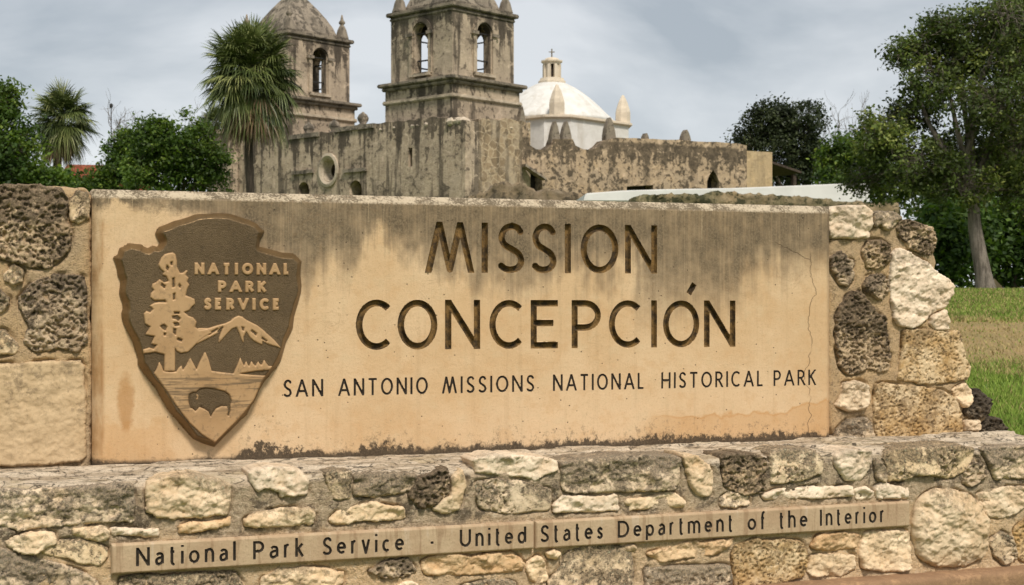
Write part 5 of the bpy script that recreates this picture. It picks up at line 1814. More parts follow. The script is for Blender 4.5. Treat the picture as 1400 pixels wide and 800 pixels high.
# plants that have rooted on the near tower's cornice
# --- white dome over the crossing
DX, DY = -10.0, 18.2
dome = empty('white_dome', (DX, DY, 0))
dome.parent = church
zd = zpx(159, 91)
hh, cc = 4.05, 1.15
oct_ = [(hh - cc, -hh), (hh, -hh + cc), (hh, hh - cc), (hh - cc, hh), (-hh + cc, hh), (-hh, hh - cc), (-hh, -hh + cc), (-hh + cc, -hh)]


def prism(pts, z0, z1, s=1.0): return Geo().slab([(x * s, y * s) for x, y in pts], [], Matrix.Translation((0, 0, z0)), z1 - z0)


prism(oct_, 7.0, zd - 0.203).build('drum', M_WHITEWASH, dome)
prism(oct_, zd - 0.20, zd, 1.05).build('drum_cornice', M_LANT, dome, bevel=0.05)
ap = zpx(113, 95)
dr = 3.72
profd = [(dr * math.cos(a), zd + 0.002 + (ap - zd) * math.sin(a) ** 0.92 if a > 0 else zd + 0.002) for a in np.linspace(0, R(78), 12)]
profd = [(4.15, zd + 0.002), (3.98, zd + 0.22), (3.55, zd + 0.56), (3.12, zd + 0.95), (2.6, zd + 1.36), (2.05, zd + 1.74), (1.5, zd + 2.06), (1.0, zd + 2.28), (0.4, zd + 2.42)]
sc_d = (ap - zd) / 2.36
profd = [(r, zd + 0.002 + (z - zd) * sc_d) for r, z in profd]
Geo().lathe(profd, 48, (0, 0)).build('dome_shell', M_WHITEWASH, dome, True)
lan = empty('dome_lantern', (0, 0, ap - 0.05))
lan.scale = (0.92, 0.92, 0.76)
lan.parent = dome
Geo().lathe([(1.02, 0), (1.02, 0.18), (0.92, 0.22), (0.88, 0.42), (0.74, 0.46)], 8, (0, 0), R(22.5)).build('lantern_base', M_LANT, lan)
for k in range(8):
    a = R(45 * k + 22.5)
    Geo().box(-0.10, 0.10, -0.10, 0.10, 0.463, 1.62).build('lantern_pier', M_LANT, lan).matrix_local = Matrix.Rotation(a, 4, 'Z') @ Matrix.Translation((0.56, 0, 0))
    if k % 2 == 0:
        Geo().box(-0.05, 0.05, -0.18, 0.18, 0.463, 1.60).build('lantern_panel', M_LANT, lan).matrix_local = Matrix.Rotation(R(45 * k), 4, 'Z') @ Matrix.Translation((0.50, 0, 0))
Geo().lathe([(0.34, 0.47), (0.34, 1.60)], 8).build('lantern_core', M_WOOD, lan)
Geo().lathe([(0.66, 1.623), (0.66, 1.74), (0.80, 1.84), (0.80, 1.95), (0.55, 1.97), (0.50, 2.12), (0.28, 2.22), (0.10, 2.26)], 8, (0, 0), R(22.5)).build('lantern_cap', M_LANT, lan)
g = Geo().box(-0.035, 0.035, -0.035, 0.035, 2.25, 2.98)
g.build('cross', M_CROSS, lan)
Geo().box(-0.21, 0.21, -0.03, 0.03, 2.68, 2.75).build('cross', M_CROSS, lan).rotation_euler = (0, 0, R(45))
for sx, sy in ((1, -1), (1, 1), (-1, -1), (-1, 1)):
    q = hh - 0.30
    o = Geo().lathe([(0.50, 0), (0.50, 0.75), (0.46, 0.95), (0.30, 1.45), (0.10, 1.85), (0.02, 1.92)], 8, (0, 0), R(22.5)).build('pinnacle', M_LANT, dome)
    o.location = (sx * 3.28, sy * 3.28, zd + 0.003)

# ------------------------------------------------------------------ convent range: the long brown wall right of the tower
W0 = np.array((0.55, 78.2))
WD = np.array((0.89, 0.456))
conv = empty('convent_wing', (W0[0], W0[1], ZG), math.atan2(WD[1], WD[0]), 'long brown stone wing with rounded merlons, running right from the church tower', 'building')
wx = lambda px, py: on_plane(px, py, W0, WD)
top = [wx(*p) for p in ((712, 172), (722, 172), (724, 198), (733, 204), (745, 205), (755, 198), (758, 190), (783, 190), (787, 199), (797, 204), (810, 205), (820, 199), (826, 192), (836, 190), (843, 188))]
top += rough_profile([wx(843, 188), wx(905, 190.5), wx(1010, 196), wx(1021, 199)], 0.025, 0.5, 2)[1:]
x1 = top[-1][0]
dn = wx(975, 240)
ao = wx(713, 235)
ar = wx(741, 250)
outl = [(top[0][0], -0.3), (x1, -0.3)] + list(reversed(top))
door = [(dn[0] - 0.42, -0.1), (dn[0] + 0.42, -0.1), (dn[0] + 0.42, dn[1] - 0.35), (dn[0] + 0.25, dn[1] + 0.02), (dn[0], dn[1] + 0.32), (dn[0] - 0.25, dn[1] + 0.02), (dn[0] - 0.42, dn[1] - 0.35)]
opn = [(ao[0], 3.0), (ar[0], 3.0), (ar[0], ar[1] + 0.35), (ao[0] + 0.9, ao[1] + 0.1), (ao[0], ao[1] + 0.35)]
opn2 = [(wx(855, 0)[0], 3.0), (wx(893, 0)[0], 3.0), (wx(893, 253)[0], wx(893, 253)[1]), (wx(857, 255)[0], wx(857, 255)[1])]
MW = Matrix(((1, 0, 0, 0), (0, 0, -1, 0.8), (0, 1, 0, 0), (0, 0, 0, 1)))
Geo().slab(outl, [door, opn, opn2], MW, 0.8).build('masonry_wall', M_CONV, conv)
g = Geo()
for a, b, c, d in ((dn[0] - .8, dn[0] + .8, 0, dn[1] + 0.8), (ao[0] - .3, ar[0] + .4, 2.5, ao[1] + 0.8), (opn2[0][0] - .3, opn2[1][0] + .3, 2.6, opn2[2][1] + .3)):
    Geo().box(a, b, 0.82, 1.6, c, d).build('shade_backing', M_DARK, conv)  # dark block painted as the shade within each opening
for px, w, h, yb in ((717, 0.60, 2.0, 198), (762.5, 0.62, 1.45, 203), (778, 0.66, 1.45, 203), (837.5, 0.68, 1.25, 192), (887, 0.3, 0.35, 190), (942, 0.55, 0.68, 193.5)):
    a = wx(px, yb)
    pts = [(-w / 2, -0.35), (w / 2, -0.35), (w / 2, h * 0.22), (w * 0.40, h * 0.52), (w * 0.22, h * 0.82), (0.0, h * 1.06), (-w * 0.22, h * 0.82), (-w * 0.40, h * 0.52), (-w / 2, h * 0.22)]
    o = Geo().slab(pts, [], Matrix(((1, 0, 0, 0), (0, 0, -1, 0.62), (0, 1, 0, 0), (0, 0, 0, 1))), 0.44).build('merlon', M_COR, conv, bevel=0.03)
    o.location = (a[0], 0, a[1])
xe = wx(1058, 205)[0]
za = wx(1022, 203)[1]
Geo().box(x1 + 0.003, xe, 0.15, 6.0, -0.3, za - 0.12).build('annex_wall', M_ANNEX, conv)
Geo().box(wx(850, 200)[0], x1 - 0.1, 1.62, 7.0, 0, wx(905, 197)[1] - 0.4).build('wing_core', M_CONV, conv)
e1 = wx(1116, 216)
V, F = [], []
Mq = Geo().slab([(x1 - 0.1, za + 0.05), (e1[0], za - 1.15), (e1[0], za - 1.02), (x1 - 0.1, za + 0.20)], [], Matrix(((1, 0, 0, 0), (0, 0, -1, 4.6), (0, 1, 0, 0), (0, 0, 0, 1))), 3.2).build('shed_roof', M_WOOD, conv)
for yy in (1.6, 4.0):
    Geo().box(e1[0] - 0.45, e1[0] - 0.22, yy, yy + 0.22, 0, za - 1.20).build('post', M_WOOD, conv)
# timber lean-to inside the big opening
Geo().slab([(ao[0], ao[1] + 0.25), (ar[0], ar[1] + 0.12), (ar[0], ar[1] + 0.22), (ao[0], ao[1] + 0.40)], [], Matrix(((1, 0, 0, 0), (0, 0, -1, -0.003), (0, 1, 0, 0), (0, 0, 0, 1))), 0.5).build('lean_to_roof', M_COR, conv)

# ------------------------------------------------------------------ low ruin, mossy mound wall, white roofed building
def ruin(name, pts, depth, dirx, base_px, mat, label, thick, seed, cat='ruin'):
    """a broken wall whose top edge is traced in photo pixels on a plane at `depth` facing the camera"""
    O = np.array((0.0, depth))
    d = np.array((math.cos(R(dirx)), math.sin(R(dirx))))
    T = [on_plane(px, py, O, d) for px, py in pts]
    T = [(s, z + ZG) for s, z in T]
    us = np.arange(T[0][0], T[-1][0], 0.09)
    zt = np.interp(us, [t[0] for t in T], [t[1] for t in T])
    zt = zt + 0.10 * fbm(np.stack((us * 3, us * 0 + seed, us * 0), -1), 4, 0.6)
    zb = gz(depth) - 0.1
    ts = np.concatenate((np.linspace(0, 1, 34), [1.0, 1.0, 1.0, 1.0]))
    ys = np.concatenate((np.zeros(34), np.linspace(0.25, 1, 4) * thick))
    V = np.empty((len(us), len(ts), 3))
    V[..., 0] = us[:, None]
    V[..., 1] = ys[None, :]
    V[..., 2] = zb + (zt[:, None] - zb) * ts[None, :]
    q = V.reshape(-1, 3)
    q = q + np.stack((0.12 * fbm(q * 2.4 + seed, 4, 0.6), -0.22 * fbm(q * 2.2 + 9 + seed, 4, 0.6), 0.10 * fbm(q * 3 + 5 + seed, 3)), -1)
    q = q + 0.10 * np.stack((fbm(q * 7, 3, 0.6), -np.abs(fbm(q * 6 + 3, 3, 0.6)) * 1.4, fbm(q * 7 + 9, 3, 0.6)), -1)
    m, n = len(us), len(ts)
    i, k = np.meshgrid(np.arange(m - 1), np.arange(n - 1), indexing='ij')
    F = np.stack((i * n + k, (i + 1) * n + k, (i + 1) * n + k + 1, i * n + k + 1), -1).reshape(-1, 4)
    mid = us.mean()
    o = mesh_np(name, q - np.array((mid, 0, zb)), F, mat)
    o.location = (O[0] + d[0] * mid, O[1] + d[1] * mid, zb)
    o.rotation_euler = (0, 0, R(dirx))
    return tag(o, label, cat, kind='thing')


ruin('ruined_wall', [(640, 268), (668, 262), (676, 252), (690, 248), (700, 252), (712, 249), (722, 254), (735, 262), (750, 258), (765, 261), (785, 264), (800, 266), (830, 272)], 62, 8, 280, M_TUFA if False else ch_mat('dark_ruin', (0.20, 0.16, 0.11), (0.13, 0.105, 0.07), (0.035, 0.03, 0.022), (0.28, 0.21, 0.13), 0.2, 0.5, 2.5), 'broken dark rubble wall at the foot of the near bell tower', 1.2, 3)
ruin('mossy_wall', [(858, 278), (866, 270), (880, 267), (915, 266), (960, 265), (985, 262), (1010, 264), (1050, 266), (1080, 268), (1120, 272), (1140, 274), (1180, 276), (1230, 278)], 42, 4, 285, M_MOSS, 'low mossy stone wall in front of the white roof', 1.0, 8, 'garden wall')

wr_o = empty('pavilion', (7.5, 52, gz(52.0)), R(3), 'long low pavilion with a flat white roof, seen over the panel top', 'pavilion')


def wrp(px, py, dep=52.0): return ((px - CX) / FPX * dep - 7.5, EYE + (CY - py) / FPX * dep - gz(52.0))


xa, za_ = wrp(797, 266)
xb, zb2 = wrp(1192, 250)
fr = [wrp(797, 276), wrp(800, 265), wrp(850, 261), wrp(905, 259), wrp(1000, 257), (wrp(1095, 253)), wrp(1150, 250.5), wrp(1192, 249.5), wrp(1192, 277)]
Geo().slab(fr, [], Matrix(((1, 0, 0, 0), (0, 0, -1, 5.0), (0, 1, 0, 0), (0, 0, 0, 1))), 5.0).build('roof', M_WROOF, wr_o, bevel=0.04)
zr = wrp(797, 276)[1]
Geo().box(xa + 0.8, xb - 3.0, 1.2, 4.6, 0, zr - 0.004).build('wall', M_ANNEX, wr_o)
for k in range(5):
    x = xa + 0.4 + (xb - xa - 0.8) * k / 4
    Geo().box(x - 0.14, x + 0.14, 0.2, 0.48, 0, zr - 0.004).build('post', M_ANNEX, wr_o)

# house with a red roof behind the left trees
hs = empty('house', (-31.3, 112.0, gz(112.0)), R(12), 'white house with a red roof, half hidden behind the left trees', 'house')
Geo().box(-3.6, 3.6, 0, 6, 0, 7.6).build('wall', M_WHITEWASH, hs)
Geo().slab([(-4.1, 7.6), (4.1, 7.6), (2.6, 9.9), (-2.6, 9.9)], [], Matrix(((1, 0, 0, 0), (0, 0, -1, 6.4), (0, 1, 0, 0), (0, 0, 0, 1))), 6.8).build('roof', M_TILE, hs)
g = Geo()
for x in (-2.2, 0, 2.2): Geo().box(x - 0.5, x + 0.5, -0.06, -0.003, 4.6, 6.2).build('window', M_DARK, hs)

# slim lamp pole
lp_ = empty('lamp_pole', ((152 - CX) / FPX * 85, 85, gz(85.0)), 0, 'slim grey lamp pole rising behind the left trees', 'lamp pole')
zt_ = EYE + (CY - 148) / FPX * 85 - gz(85.0)
Geo().lathe([(0.05, 0), (0.03, zt_)], 8).build('pole', M_IRON, lp_)
Geo().lathe([(0.03, zt_), (0.10, zt_ + 0.05), (0.10, zt_ + 0.22), (0.03, zt_ + 0.28)], 8).build('lamp_head', M_IRON, lp_)
# ------------------------------------------------------------------ trees
def leaf_mat(name, lo, hi, hot):
    m = Mat(name)
    t = m.attr('tint')
    col = m.mix(t, lo, hi)
    col = m.mix(m.ramp(t, 0.86, 1.0), col, hot)
    n = m.noise(m.coord(), 0.7, 3, 0.6)
    col = m.hsv(col, 0.5, 1.0, m.ramp(n, 0.35, 0.65, 0.7, 1.25))
    m.out(col, 0.55, spec=0.3)
    tr = m.nt.nodes.new('ShaderNodeBsdfTranslucent')
    m.nt.links.new(m.hsv(col, 0.49, 1.1, 1.3), tr.inputs['Color'])
    mx = m.nt.nodes.new('ShaderNodeMixShader')
    mx.inputs[0].default_value = 0.38
    m.nt.links.new(m.b.outputs[0], mx.inputs[1])
    m.nt.links.new(tr.outputs[0], mx.inputs[2])
    m.nt.links.new(mx.outputs[0], m.o.inputs[0])
    return m.m


L_DARK = leaf_mat('oak_leaf', (0.038, 0.060, 0.012), (0.130, 0.175, 0.038), (0.26, 0.29, 0.08))
L_MID = leaf_mat('mesquite_leaf', (0.030, 0.062, 0.009), (0.105, 0.170, 0.024), (0.20, 0.27, 0.045))
L_BUSH = leaf_mat('shrub_leaf', (0.026, 0.060, 0.009), (0.085, 0.150, 0.022), (0.15, 0.23, 0.04))
L_FAR = leaf_mat('far_leaf', (0.020, 0.030, 0.012), (0.062, 0.080, 0.030), (0.10, 0.12, 0.045))


def bark_mat(name, a, b):
    m = Mat(name)
    v = m.coord()
    n = m.noise(m.scale(v, (14, 14, 1.6)), 1.0, 5, 0.65, 0.3)
    n2 = m.noise(v, 24.0, 4, 0.7)
    col = m.mix(m.ramp(n, 0.36, 0.62), a, b)
    col = m.mix(m.mul(m.ramp(n2, 0.5, 0.7), 0.4), col, tuple(c * 0.4 for c in a))
    return m.out(col, 0.95, m.bump(m.add(n, m.mul(n2, 0.4)), 0.05))


M_BARK = bark_mat('grey_bark', (0.10, 0.085, 0.066), (0.24, 0.205, 0.165))
M_BARKD = bark_mat('dark_bark', (0.045, 0.036, 0.028), (0.10, 0.08, 0.06))
M_PALMT = bark_mat('palm_trunk_bark', (0.030, 0.023, 0.017), (0.065, 0.050, 0.038))
M_TWIG = bark_mat('bare_twig', (0.13, 0.11, 0.095), (0.20, 0.175, 0.15))


def leaf_cloud(blobs, n_clusters, per, size, spread, seed, shell=0.55, gap=0.045):
    """leaf quads in clumps: blobs are (centre, radii, weight)"""
    r = np.random.default_rng(seed)
    w = np.array([b[2] for b in blobs], float)
    which = r.choice(len(blobs), n_clusters, p=w / w.sum())
    C = np.array([b[0] for b in blobs])[which]
    A = np.array([b[1] for b in blobs])[which]
    d = r.normal(size=(n_clusters, 3))
    d /= np.linalg.norm(d, axis=1)[:, None]
    rad = np.where(r.random(n_clusters) < shell, 0.72 + 0.28 * r.random(n_clusters), r.random(n_clusters) ** 0.5)
    rad = np.where(r.random(n_clusters) < 0.07, rad * r.uniform(1.05, 1.38, n_clusters), rad)
    cc = C + A * d * rad[:, None]
    lump = fbm(cc * (1.9 / max(A.mean(), 0.3)) * 1.6, 3)
    keep = lump > gap
    cc, d = cc[keep], d[keep]
    cc += 0.40 * A.mean() * np.stack((perlin(cc * 0.9), perlin(cc * 0.9 + 7), perlin(cc * 0.9 + 13)), -1)
    k = len(cc)
    tone = np.clip(0.42 + 0.8 * fbm(cc * 0.8 + 3, 2) + 0.26 * r.normal(size=k), 0, 1)
    # leaves of a clump
    n = k * per
    base = np.repeat(cc, per, 0)
    sp = spread * (0.6 + 0.8 * r.random(k))
    off = r.normal(size=(n, 3)) * np.repeat(sp, per)[:, None] * np.array((1, 1, 0.7))
    p = base + off
    nrm = r.normal(size=(n, 3)) + np.array((0, 0, 0.9)) + np.repeat(d, per, 0) * 0.6
    nrm /= np.linalg.norm(nrm, axis=1)[:, None]
    t1 = np.cross(nrm, r.normal(size=(n, 3)))
    t1 /= np.linalg.norm(t1, axis=1)[:, None] + 1e-9
    t2 = np.cross(nrm, t1)
    s = size * (0.6 + 0.8 * r.random(n))
    a, b = t1 * s[:, None], t2 * (s * 0.55)[:, None]
    V = np.stack((p - a, p + b - a * 0.1, p + a, p - b - a * 0.1), 1).reshape(-1, 3)
    tint = np.clip(np.repeat(tone, per) + 0.17 * r.normal(size=n), 0, 1)
    return V, np.arange(4 * n).reshape(-1, 4), np.repeat(tint, 4), cc


def limb(p0, p1, r0, r1, bend, seed, n=9, sag=0.0):
    r = np.random.default_rng(seed)
    p0, p1 = np.array(p0, float), np.array(p1, float)
    t = np.linspace(0, 1, n)
    P = p0 + (p1 - p0) * t[:, None]
    w = np.sin(np.pi * t)[:, None]
    P += w * r.normal(size=3) * bend + np.sin(2 * np.pi * t)[:, None] * r.normal(size=3) * bend * 0.4
    P[:, 2] += (np.sin(np.pi * t) * sag)
    return P, r0 + (r1 - r0) * t ** 0.8


def px3(px, py, dep): return np.array(((px - CX) / FPX * dep, dep, EYE + (CY - py) / FPX * dep))


def tree(name, label, base_px, dep, blobs_px, leaf, bark, r0, n_clusters, per, size, spread, seed, twigs=0, group=None, cat='tree', lean=None, shell=0.55, gap=0.045):
    """blobs_px: (px, py, depth offset, rx px, ry px, weight) in photo rows at the tree's own distance"""
    k = dep / FPX
    bx = (base_px - CX) * k
    zb = gz(float(dep))
    o = empty(name, (bx, dep, zb), 0, label, cat, group)
    org = np.array((bx, dep, zb))
    blobs = []
    for (px, py, dy, rx, ry, w) in blobs_px:
        c = px3(px, py, dep) + np.array((0, dy, 0))
        blobs.append((c - org, np.array((rx * k, (rx + ry) / 2 * k, ry * k)), w))
    cen = np.mean([b[0] for b in blobs], 0)
    lowest = min(b[0][2] - b[1][2] for b in blobs)
    fork = np.array((cen[0] * 0.2, cen[1] * 0.2, max(0.6, min(lowest + 0.5, cen[2] * 0.55)))) if lean is None else np.array(lean)
    parts = [tube_arrays(*limb((0, 0, -0.2), fork, r0 * 1.25, r0 * 0.8, r0 * 0.35, seed, 10), 12)]
    rr = np.random.default_rng(seed + 5)
    V = parts[0][0]
    flare = 1 + 0.28 * np.exp(-np.clip(V[:, 2], 0, 9) / (r0 * 1.6))
    V[:, :2] *= flare[:, None]
    V += (0.12 * r0 * np.stack((perlin(V * 3 / r0 * 0.4), perlin(V * 3 / r0 * 0.4 + 5), V[:, 2] * 0), -1))
    mesh_np('trunk', V, parts[0][1], bark, o)
    limbs = []
    for i, (c, a, w) in enumerate(blobs):
        P, ra = limb(fork, c, r0 * 0.55, r0 * 0.12, np.linalg.norm(c - fork) * 0.10, seed + 20 + i, 9)
        limbs.append(tube_arrays(P, ra, 7))
        for j in range(4):
            d = rr.normal(size=3)
            d /= np.linalg.norm(d)
            q = P[5 + rr.integers(0, 4)]
            limbs.append(tube_arrays(*limb(q, c + d * a * 0.85, r0 * 0.14, r0 * 0.03, np.linalg.norm(a) * 0.08, seed + 60 + i * 7 + j, 7), 5))
    V, F, t, cc = leaf_cloud(blobs, n_clusters, per, size, spread, seed, shell, gap)
    if twigs:
        C = np.array([b[0] for b in blobs])
        for q in cc[rr.choice(len(cc), min(twigs, len(cc)), replace=False)]:
            b = C[np.argmin(((C - q) ** 2).sum(1))]
            s = b + (q - b) * rr.uniform(0.1, 0.55)
            limbs.append(tube_arrays(*limb(s, q + (q - s) * rr.uniform(0.0, 0.25), r0 * 0.05, r0 * 0.015, 0.18, int(rr.integers(1e6)), 6), 4))
    if limbs:
        lv, lf = merge(limbs)
        mesh_np('branches', lv, lf, bark, o)
    if n_clusters: mesh_np('crown', V, F, leaf, o, smooth=False, attr={'tint': t})
    return o


# the big oak on the right
tree('oak_tree', 'large spreading oak with a pale leaning trunk, on the lawn right of the sign', 1350, 36.0, [
    (1285, 95, 0, 62, 55, 1.6), (1245, 70, 0.6, 26, 22, 0.35), (1320, 60, 0.5, 50, 45, 1.2), (1385, 95, 0, 70, 75, 1.9), (1340, 150, -1.0, 75, 42, 1.5), (1250, 150, 0.5, 40, 34, 0.8), (1205, 185, 0, 42, 40, 1.0),
    (1240, 225, -0.5, 60, 36, 1.1), (1195, 240, 0.6, 32, 26, 0.5), (1330, 215, 0.8, 70, 42, 1.3), (1400, 190, 0, 60, 60, 1.4), (1415, 270, 0.4, 40, 40, 0.7), (1300, 260, -0.6, 50, 22, 0.6), (1290, 35, 0, 28, 18, 0.35), (1460, 120, 0, 60, 80, 1.2), (1390, 25, 0.5, 50, 36, 1.0), (1350, 20, -0.4, 30, 22, 0.4)],
     L_DARK, M_BARK, 0.175, 6200, 20, 0.052, 0.135, 41, 1700, lean=(-0.30, 0.1, 2.55), shell=0.40, gap=0.06)
# thicket behind it
for i, (bx, dep, bl, n, lab) in enumerate([
    (1300, 52, [(1300, 350, 0, 42, 40, 1), (1330, 320, 0.8, 36, 36, 1), (1282, 315, 0, 26, 36, 0.7)], 1300, 'dense green shrub at the lawn edge, left of the oak trunk'),
    (1385, 54, [(1388, 350, 0, 36, 42, 1), (1405, 310, 0.5, 40, 40, 1), (1370, 300, 1.0, 30, 34, 0.7), (1440, 340, 0, 40, 50, 1)], 1500, 'dense green shrub at the lawn edge, right of the oak trunk'),
    (1345, 60, [(1345, 270, 0, 62, 60, 1), (1300, 240, 0, 48, 52, 0.9), (1400, 240, 0, 55, 60, 0.9), (1345, 345, 0, 52, 40, 0.9)], 2200, 'dark tree mass standing behind the oak trunk')]):
    tree('shrub' if i < 2 else 'broadleaf_tree', lab, bx, dep, bl, L_BUSH if i < 2 else L_DARK, M_BARKD, 0.12, n, 13, 0.12, 0.30, 70 + i, cat='shrub' if i < 2 else 'tree')
tree('broadleaf_tree', 'tall dense tree at the right edge, filling in behind the oak crown', 1440, 58, [(1430, 110, 0, 60, 70, 1), (1400, 190, 0, 55, 60, 1), (1450, 200, 0, 60, 70, 1), (1390, 40, 0, 40, 40, 0.7), (1440, 280, 0, 60, 50, 0.9), (1350, 245, 0, 50, 40, 0.8), (1290, 280, 0, 36, 34, 0.7)], L_DARK, M_BARKD, 0.2, 2600, 20, 0.09, 0.22, 77, 300)
tree('broadleaf_tree', 'bushy green tree behind the white roof, left of the oak', 1165, 62, [(1165, 215, 0, 30, 36, 1), (1140, 235, 0, 22, 28, 0.7), (1195, 200, 0, 26, 34, 0.8), (1210, 255, 0, 46, 28, 0.9), (1150, 262, -2, 30, 12, 0.4)], L_MID, M_BARKD, 0.16, 1700, 20, 0.09, 0.21, 81, 400)
tree('broadleaf_tree', 'dark rounded tree rising behind the shed at the end of the brown wing', 1070, 96, [(1055, 165, 0, 36, 28, 1), (1092, 172, 0, 34, 36, 1), (1070, 205, 0, 54, 40, 1.4), (1025, 185, 0, 22, 22, 0.5), (1100, 225, 0, 26, 30, 0.6), (1075, 245, 0, 50, 22, 0.6)], L_FAR, M_BARKD, 0.3, 2700, 20, 0.11, 0.25, 92, 500)
# left group
tree('broadleaf_tree', 'leafy green tree at the left edge of the view, in front of the small palm', 20, 46, [(-2, 190, 0, 42, 46, 1.4), (-20, 140, 0, 40, 30, 0.7), (2, 140, 0.5, 24, 22, 0.5), (28, 222, -0.5, 34, 30, 1.0), (-5, 240, 0, 60, 30, 1.0), (58, 246, 0, 26, 16, 0.4)], L_MID, M_BARKD, 0.2, 2100, 22, 0.072, 0.18, 101, 500)
tree('broadleaf_tree', 'bright bushy tree with a rounded top, between the two palms', 240, 66, [(245, 200, 0, 50, 42, 1.6), (215, 190, 0, 30, 28, 0.7), (270, 215, 0, 40, 38, 1.0), (235, 240, 0, 70, 30, 1.2), (200, 230, 0, 30, 34, 0.7), (292, 240, 0, 22, 30, 0.5)], L_MID, M_BARKD, 0.22, 2700, 22, 0.085, 0.20, 111, 600)
tree('broadleaf_tree', 'low green tree beside the white house, left of the rounded tree', 155, 70, [(168, 212, 0, 22, 28, 1), (160, 244, 0, 34, 20, 1), (122, 260, 0, 30, 12, 0.6), (182, 195, 0, 16, 18, 0.5)], L_MID, M_BARKD, 0.16, 1100, 22, 0.09, 0.21, 121, 250)
tree('shrub', 'low leafy shrub at the foot of the small palm', 95, 75, [(92, 250, 0, 36, 16, 1), (120, 264, 0, 36, 12, 1)], L_BUSH, M_BARKD, 0.08, 500, 12, 0.14, 0.30, 131, cat='shrub')


def bare_tree(label, base_px, dep, top_px, spread_px, seed):
    """a leafless tree: recursive branching"""
    k = dep / FPX
    zb = gz(float(dep))
    bx = (base_px - CX) * k
    o = empty('bare_tree', (bx, dep, zb), 0, label, 'tree', None)
    H = EYE + (CY - top_px) * k - zb
    r = np.random.default_rng(seed)
    out = []

    def grow(p, d, L, rad, lev):
        q = p + d * L
        out.append(tube_arrays(*limb(p, q, rad, rad * 0.6, L * 0.07, int(r.integers(1e6)), 6), 5))
        if lev == 0: return
        for _ in range(3 if lev > 2 else int(r.integers(2, 4))):
            nd = d + r.normal(size=3) * 0.42 + np.array((0, 0, 0.12))
            nd /= np.linalg.norm(nd)
            grow(p + d * L * r.uniform(0.55, 1.0), nd, L * r.uniform(0.55, 0.8), rad * 0.6, lev - 1)
    trunk = limb((0, 0, -0.2), (0, 0, H * 0.5), 0.16, 0.11, 0.1, seed, 8)
    mesh_np('trunk', *tube_arrays(*trunk, 8), M_TWIG, o)
    for i in range(4):
        d = np.array((r.normal() * 0.5 * spread_px / 40, r.normal() * 0.4, 1.0))
        d /= np.linalg.norm(d)
        grow(np.array((0, 0, H * (0.36 + 0.04 * i))), d, H * 0.26, 0.07, 4)
    v, f = merge(out)
    top = np.percentile(v[:, 2], 99.5)
    v = v * np.array((1, 1, 1))
    v[:, 2] = np.where(v[:, 2] > H * 0.5, H * 0.5 + (v[:, 2] - H * 0.5) * (H * 0.5) / max(top - H * 0.5, 0.1), v[:, 2])
    mesh_np('branches', v, f, M_TWIG, o)
    return o


bare_tree('leafless grey tree with thin twigs above the low green tree', 178, 82, 138, 60, 3)
bare_tree('leafless grey tree with thin twigs right beside the big palm', 290, 88, 148, 30, 8)
bare_tree('leafless grey tree with thin twigs, between the dark tree and the oak', 1148, 104, 130, 34, 15)


# ------------------------------------------------------------------ fan palms
def palm_mat(name, a, b, c):
    m = Mat(name)
    t = m.attr('tint')
    col = m.mix(m.ramp(t, 0.0, 0.6), a, b)
    col = m.mix(m.ramp(t, 0.62, 1.0), col, c)
    return m.out(col, 0.5, spec=0.35)


P_GREEN = palm_mat('palm_frond', (0.030, 0.046, 0.011), (0.100, 0.128, 0.030), (0.26, 0.27, 0.095))
P_DRY = palm_mat('dry_palm_frond', (0.10, 0.065, 0.035), (0.19, 0.125, 0.065), (0.28, 0.20, 0.11))


def fan(r, base, d, stalk, blade, hang, n=26):
    """one costapalmate leaf: stalk from base along d, blades fanned round its end, tips hanging"""
    d = d / np.linalg.norm(d)
    side = np.cross(d, (0, 0, 1.0))
    if np.linalg.norm(side) < 1e-3: side = np.array((1.0, 0, 0))
    side /= np.linalg.norm(side)
    up = np.cross(side, d)
    tip = base + d * stalk + np.array((0, 0, -0.10 * stalk))
    V, F, T = [], [], []
    tone = r.uniform(0.0, 0.9)
    # stalk as a thin blade
    w = 0.025
    V += [base - side * w, base + side * w, tip + side * w * 0.6, tip - side * w * 0.6]
    F.append((0, 1, 2, 3))
    T += [tone] * 4
    for a in np.linspace(-1.75, 1.75, n):
        dirv = d * math.cos(a) + side * math.sin(a) + up * (0.15 - 0.12 * abs(a))
        dirv = dirv / np.linalg.norm(dirv)
        L = blade * (1.0 - 0.22 * abs(a) / 1.75) * r.uniform(0.72, 1.22)
        wv = np.cross(dirv, up)
        wv = wv / (np.linalg.norm(wv) + 1e-9)
        wv = wv * 0.85 + up * 0.5 * r.choice((-1, 1))
        b = len(V)
        for j, (s, ww) in enumerate(((0.03, 0.010), (0.45, 0.026), (0.78, 0.019), (1.0, 0.003))):
            c = tip + dirv * L * s + np.array((0, 0, -1.0)) * hang * L * s ** 2.4
            if s == 1.0: c = c + np.array((0, 0, -1.0)) * hang * L * 0.15
            V += [c - wv * ww, c + wv * ww]
            T += [min(1, max(0, tone + r.normal() * 0.08 + 0.25 * (s - 0.5)))] * 2
        for j in range(3): F.append((b + 2 * j, b + 2 * j + 1, b + 2 * j + 3, b + 2 * j + 2))
    return V, F, T


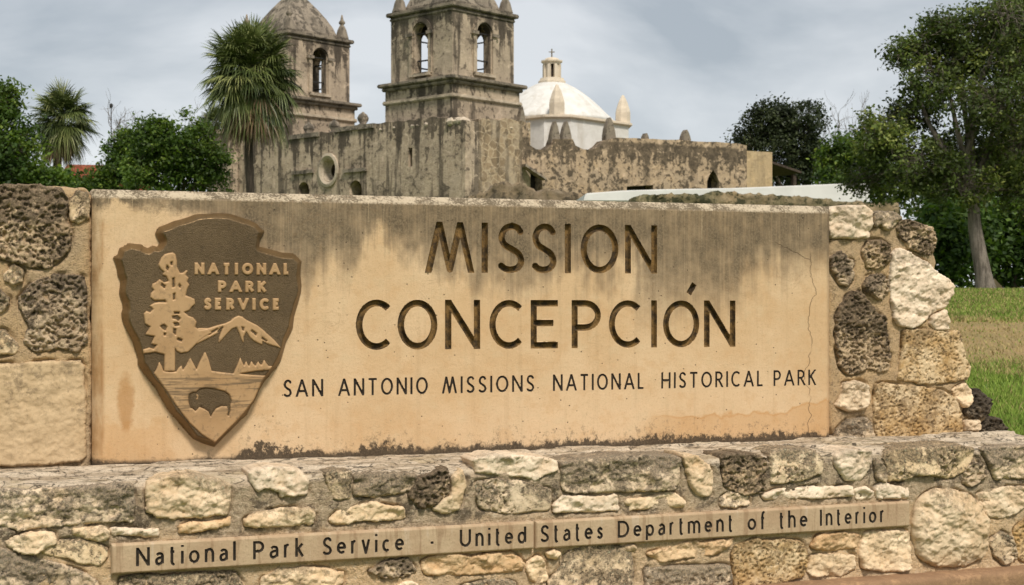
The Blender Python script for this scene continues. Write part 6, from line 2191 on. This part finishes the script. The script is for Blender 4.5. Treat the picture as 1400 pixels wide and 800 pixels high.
def palm(label, trunk_px, crown_px, crown_py, dep, trunk_r, nf, blade, stalk, seed, dry=36, stretch=1.0, group='fan palms'):
    k = dep / FPX
    zb = gz(float(dep))
    bx = (trunk_px - CX) * k
    o = empty('palm_tree', (bx, dep, zb), 0, label, 'palm tree', group)
    top = np.array(((crown_px - CX) * k - bx, 0.0, EYE + (CY - crown_py) * k - zb))
    r = np.random.default_rng(seed)
    P, ra = limb((0, 0, -0.2), top, trunk_r * 1.05, trunk_r * 0.85, 0.12, seed, 40)
    V, F = tube_arrays(P, ra * (1 + 0.06 * np.sin(np.arange(40) * 2.4)), 14)
    mesh_np('trunk', V, F, M_PALMT, o)
    for nm, cnt, mat in (('crown', nf, P_GREEN), ('dry_fronds', dry, P_DRY)):
        AV, AF, AT = [], [], []
        for i in range(cnt):
            az = r.uniform(0, 2 * math.pi)
            if nm == 'crown':
                t = (i + r.random()) / cnt
                el = math.asin(max(-0.97, min(1.0, 1.0 - 1.88 * t)))
                hang = max(0.02, 0.10 + 0.60 * t + r.normal() * 0.22)
                base = top + np.array((0, 0, 0.25 - 0.45 * t * stretch))
            else:
                el = R(r.uniform(-82, -38))
                hang = 0.5
                base = top + np.array((0, 0, -0.15 - r.uniform(0, 0.6) * stretch))
            d = np.array((math.cos(az) * math.cos(el), math.sin(az) * math.cos(el), math.sin(el)))
            v, f, t_ = fan(r, base, d, stalk * r.uniform(0.60, 1.18) * (0.75 if nm != 'crown' else 1), blade * r.uniform(0.8, 1.12), hang)
            b = len(AV)
            AV += v
            AF += [tuple(q + b for q in x) for x in f]
            AT += t_
        if cnt: mesh_np(nm, np.array(AV), np.array(AF), mat, o, smooth=False, attr={'tint': np.array(AT)})
    return o


palm('tall fan palm with a full shaggy crown, in front of the left bell tower', 350, 342, 94, 60, 0.18, 210, 1.12, 1.15, 5, 90, 1.35)
palm('fan palm with a smaller crown, behind the leafy tree at the left edge', 72, 84, 160, 80, 0.22, 120, 1.10, 0.95, 9, 40, 1.2)
palm('small drooping fan palm at the left corner of the church', 297, 296, 172, 92, 0.2, 60, 0.85, 0.6, 12, 24, 1.0)
palm('fan palm whose fronds hang over the top of the oak', 1415, 1412, -10, 46, 0.22, 110, 1.15, 0.95, 17, 40, 1.0)

# a small board standing by the oak's foot
sg = empty('park_board', ((1364 - CX) / FPX * 37.5, 37.5, gz(37.5)), R(-20), 'small tan board on a post by the foot of the oak', 'sign board')
Geo().box(-0.03, 0.03, -0.03, 0.03, 0, 0.20).build('post', M_WOOD, sg)
Geo().slab([(-0.14, 0.12), (0.14, 0.05), (0.10, 0.12), (-0.08, 0.32)], [], Matrix(((1, 0, 0, 0), (0, 0, -1, -0.03), (0, 1, 0, 0), (0, 0, 0, 1))), 0.03).build('board', M_ANNEX, sg)

for o in scene.objects:
    if o.parent is None and o.get('category') and not o.get('kind'): o['kind'] = 'thing'
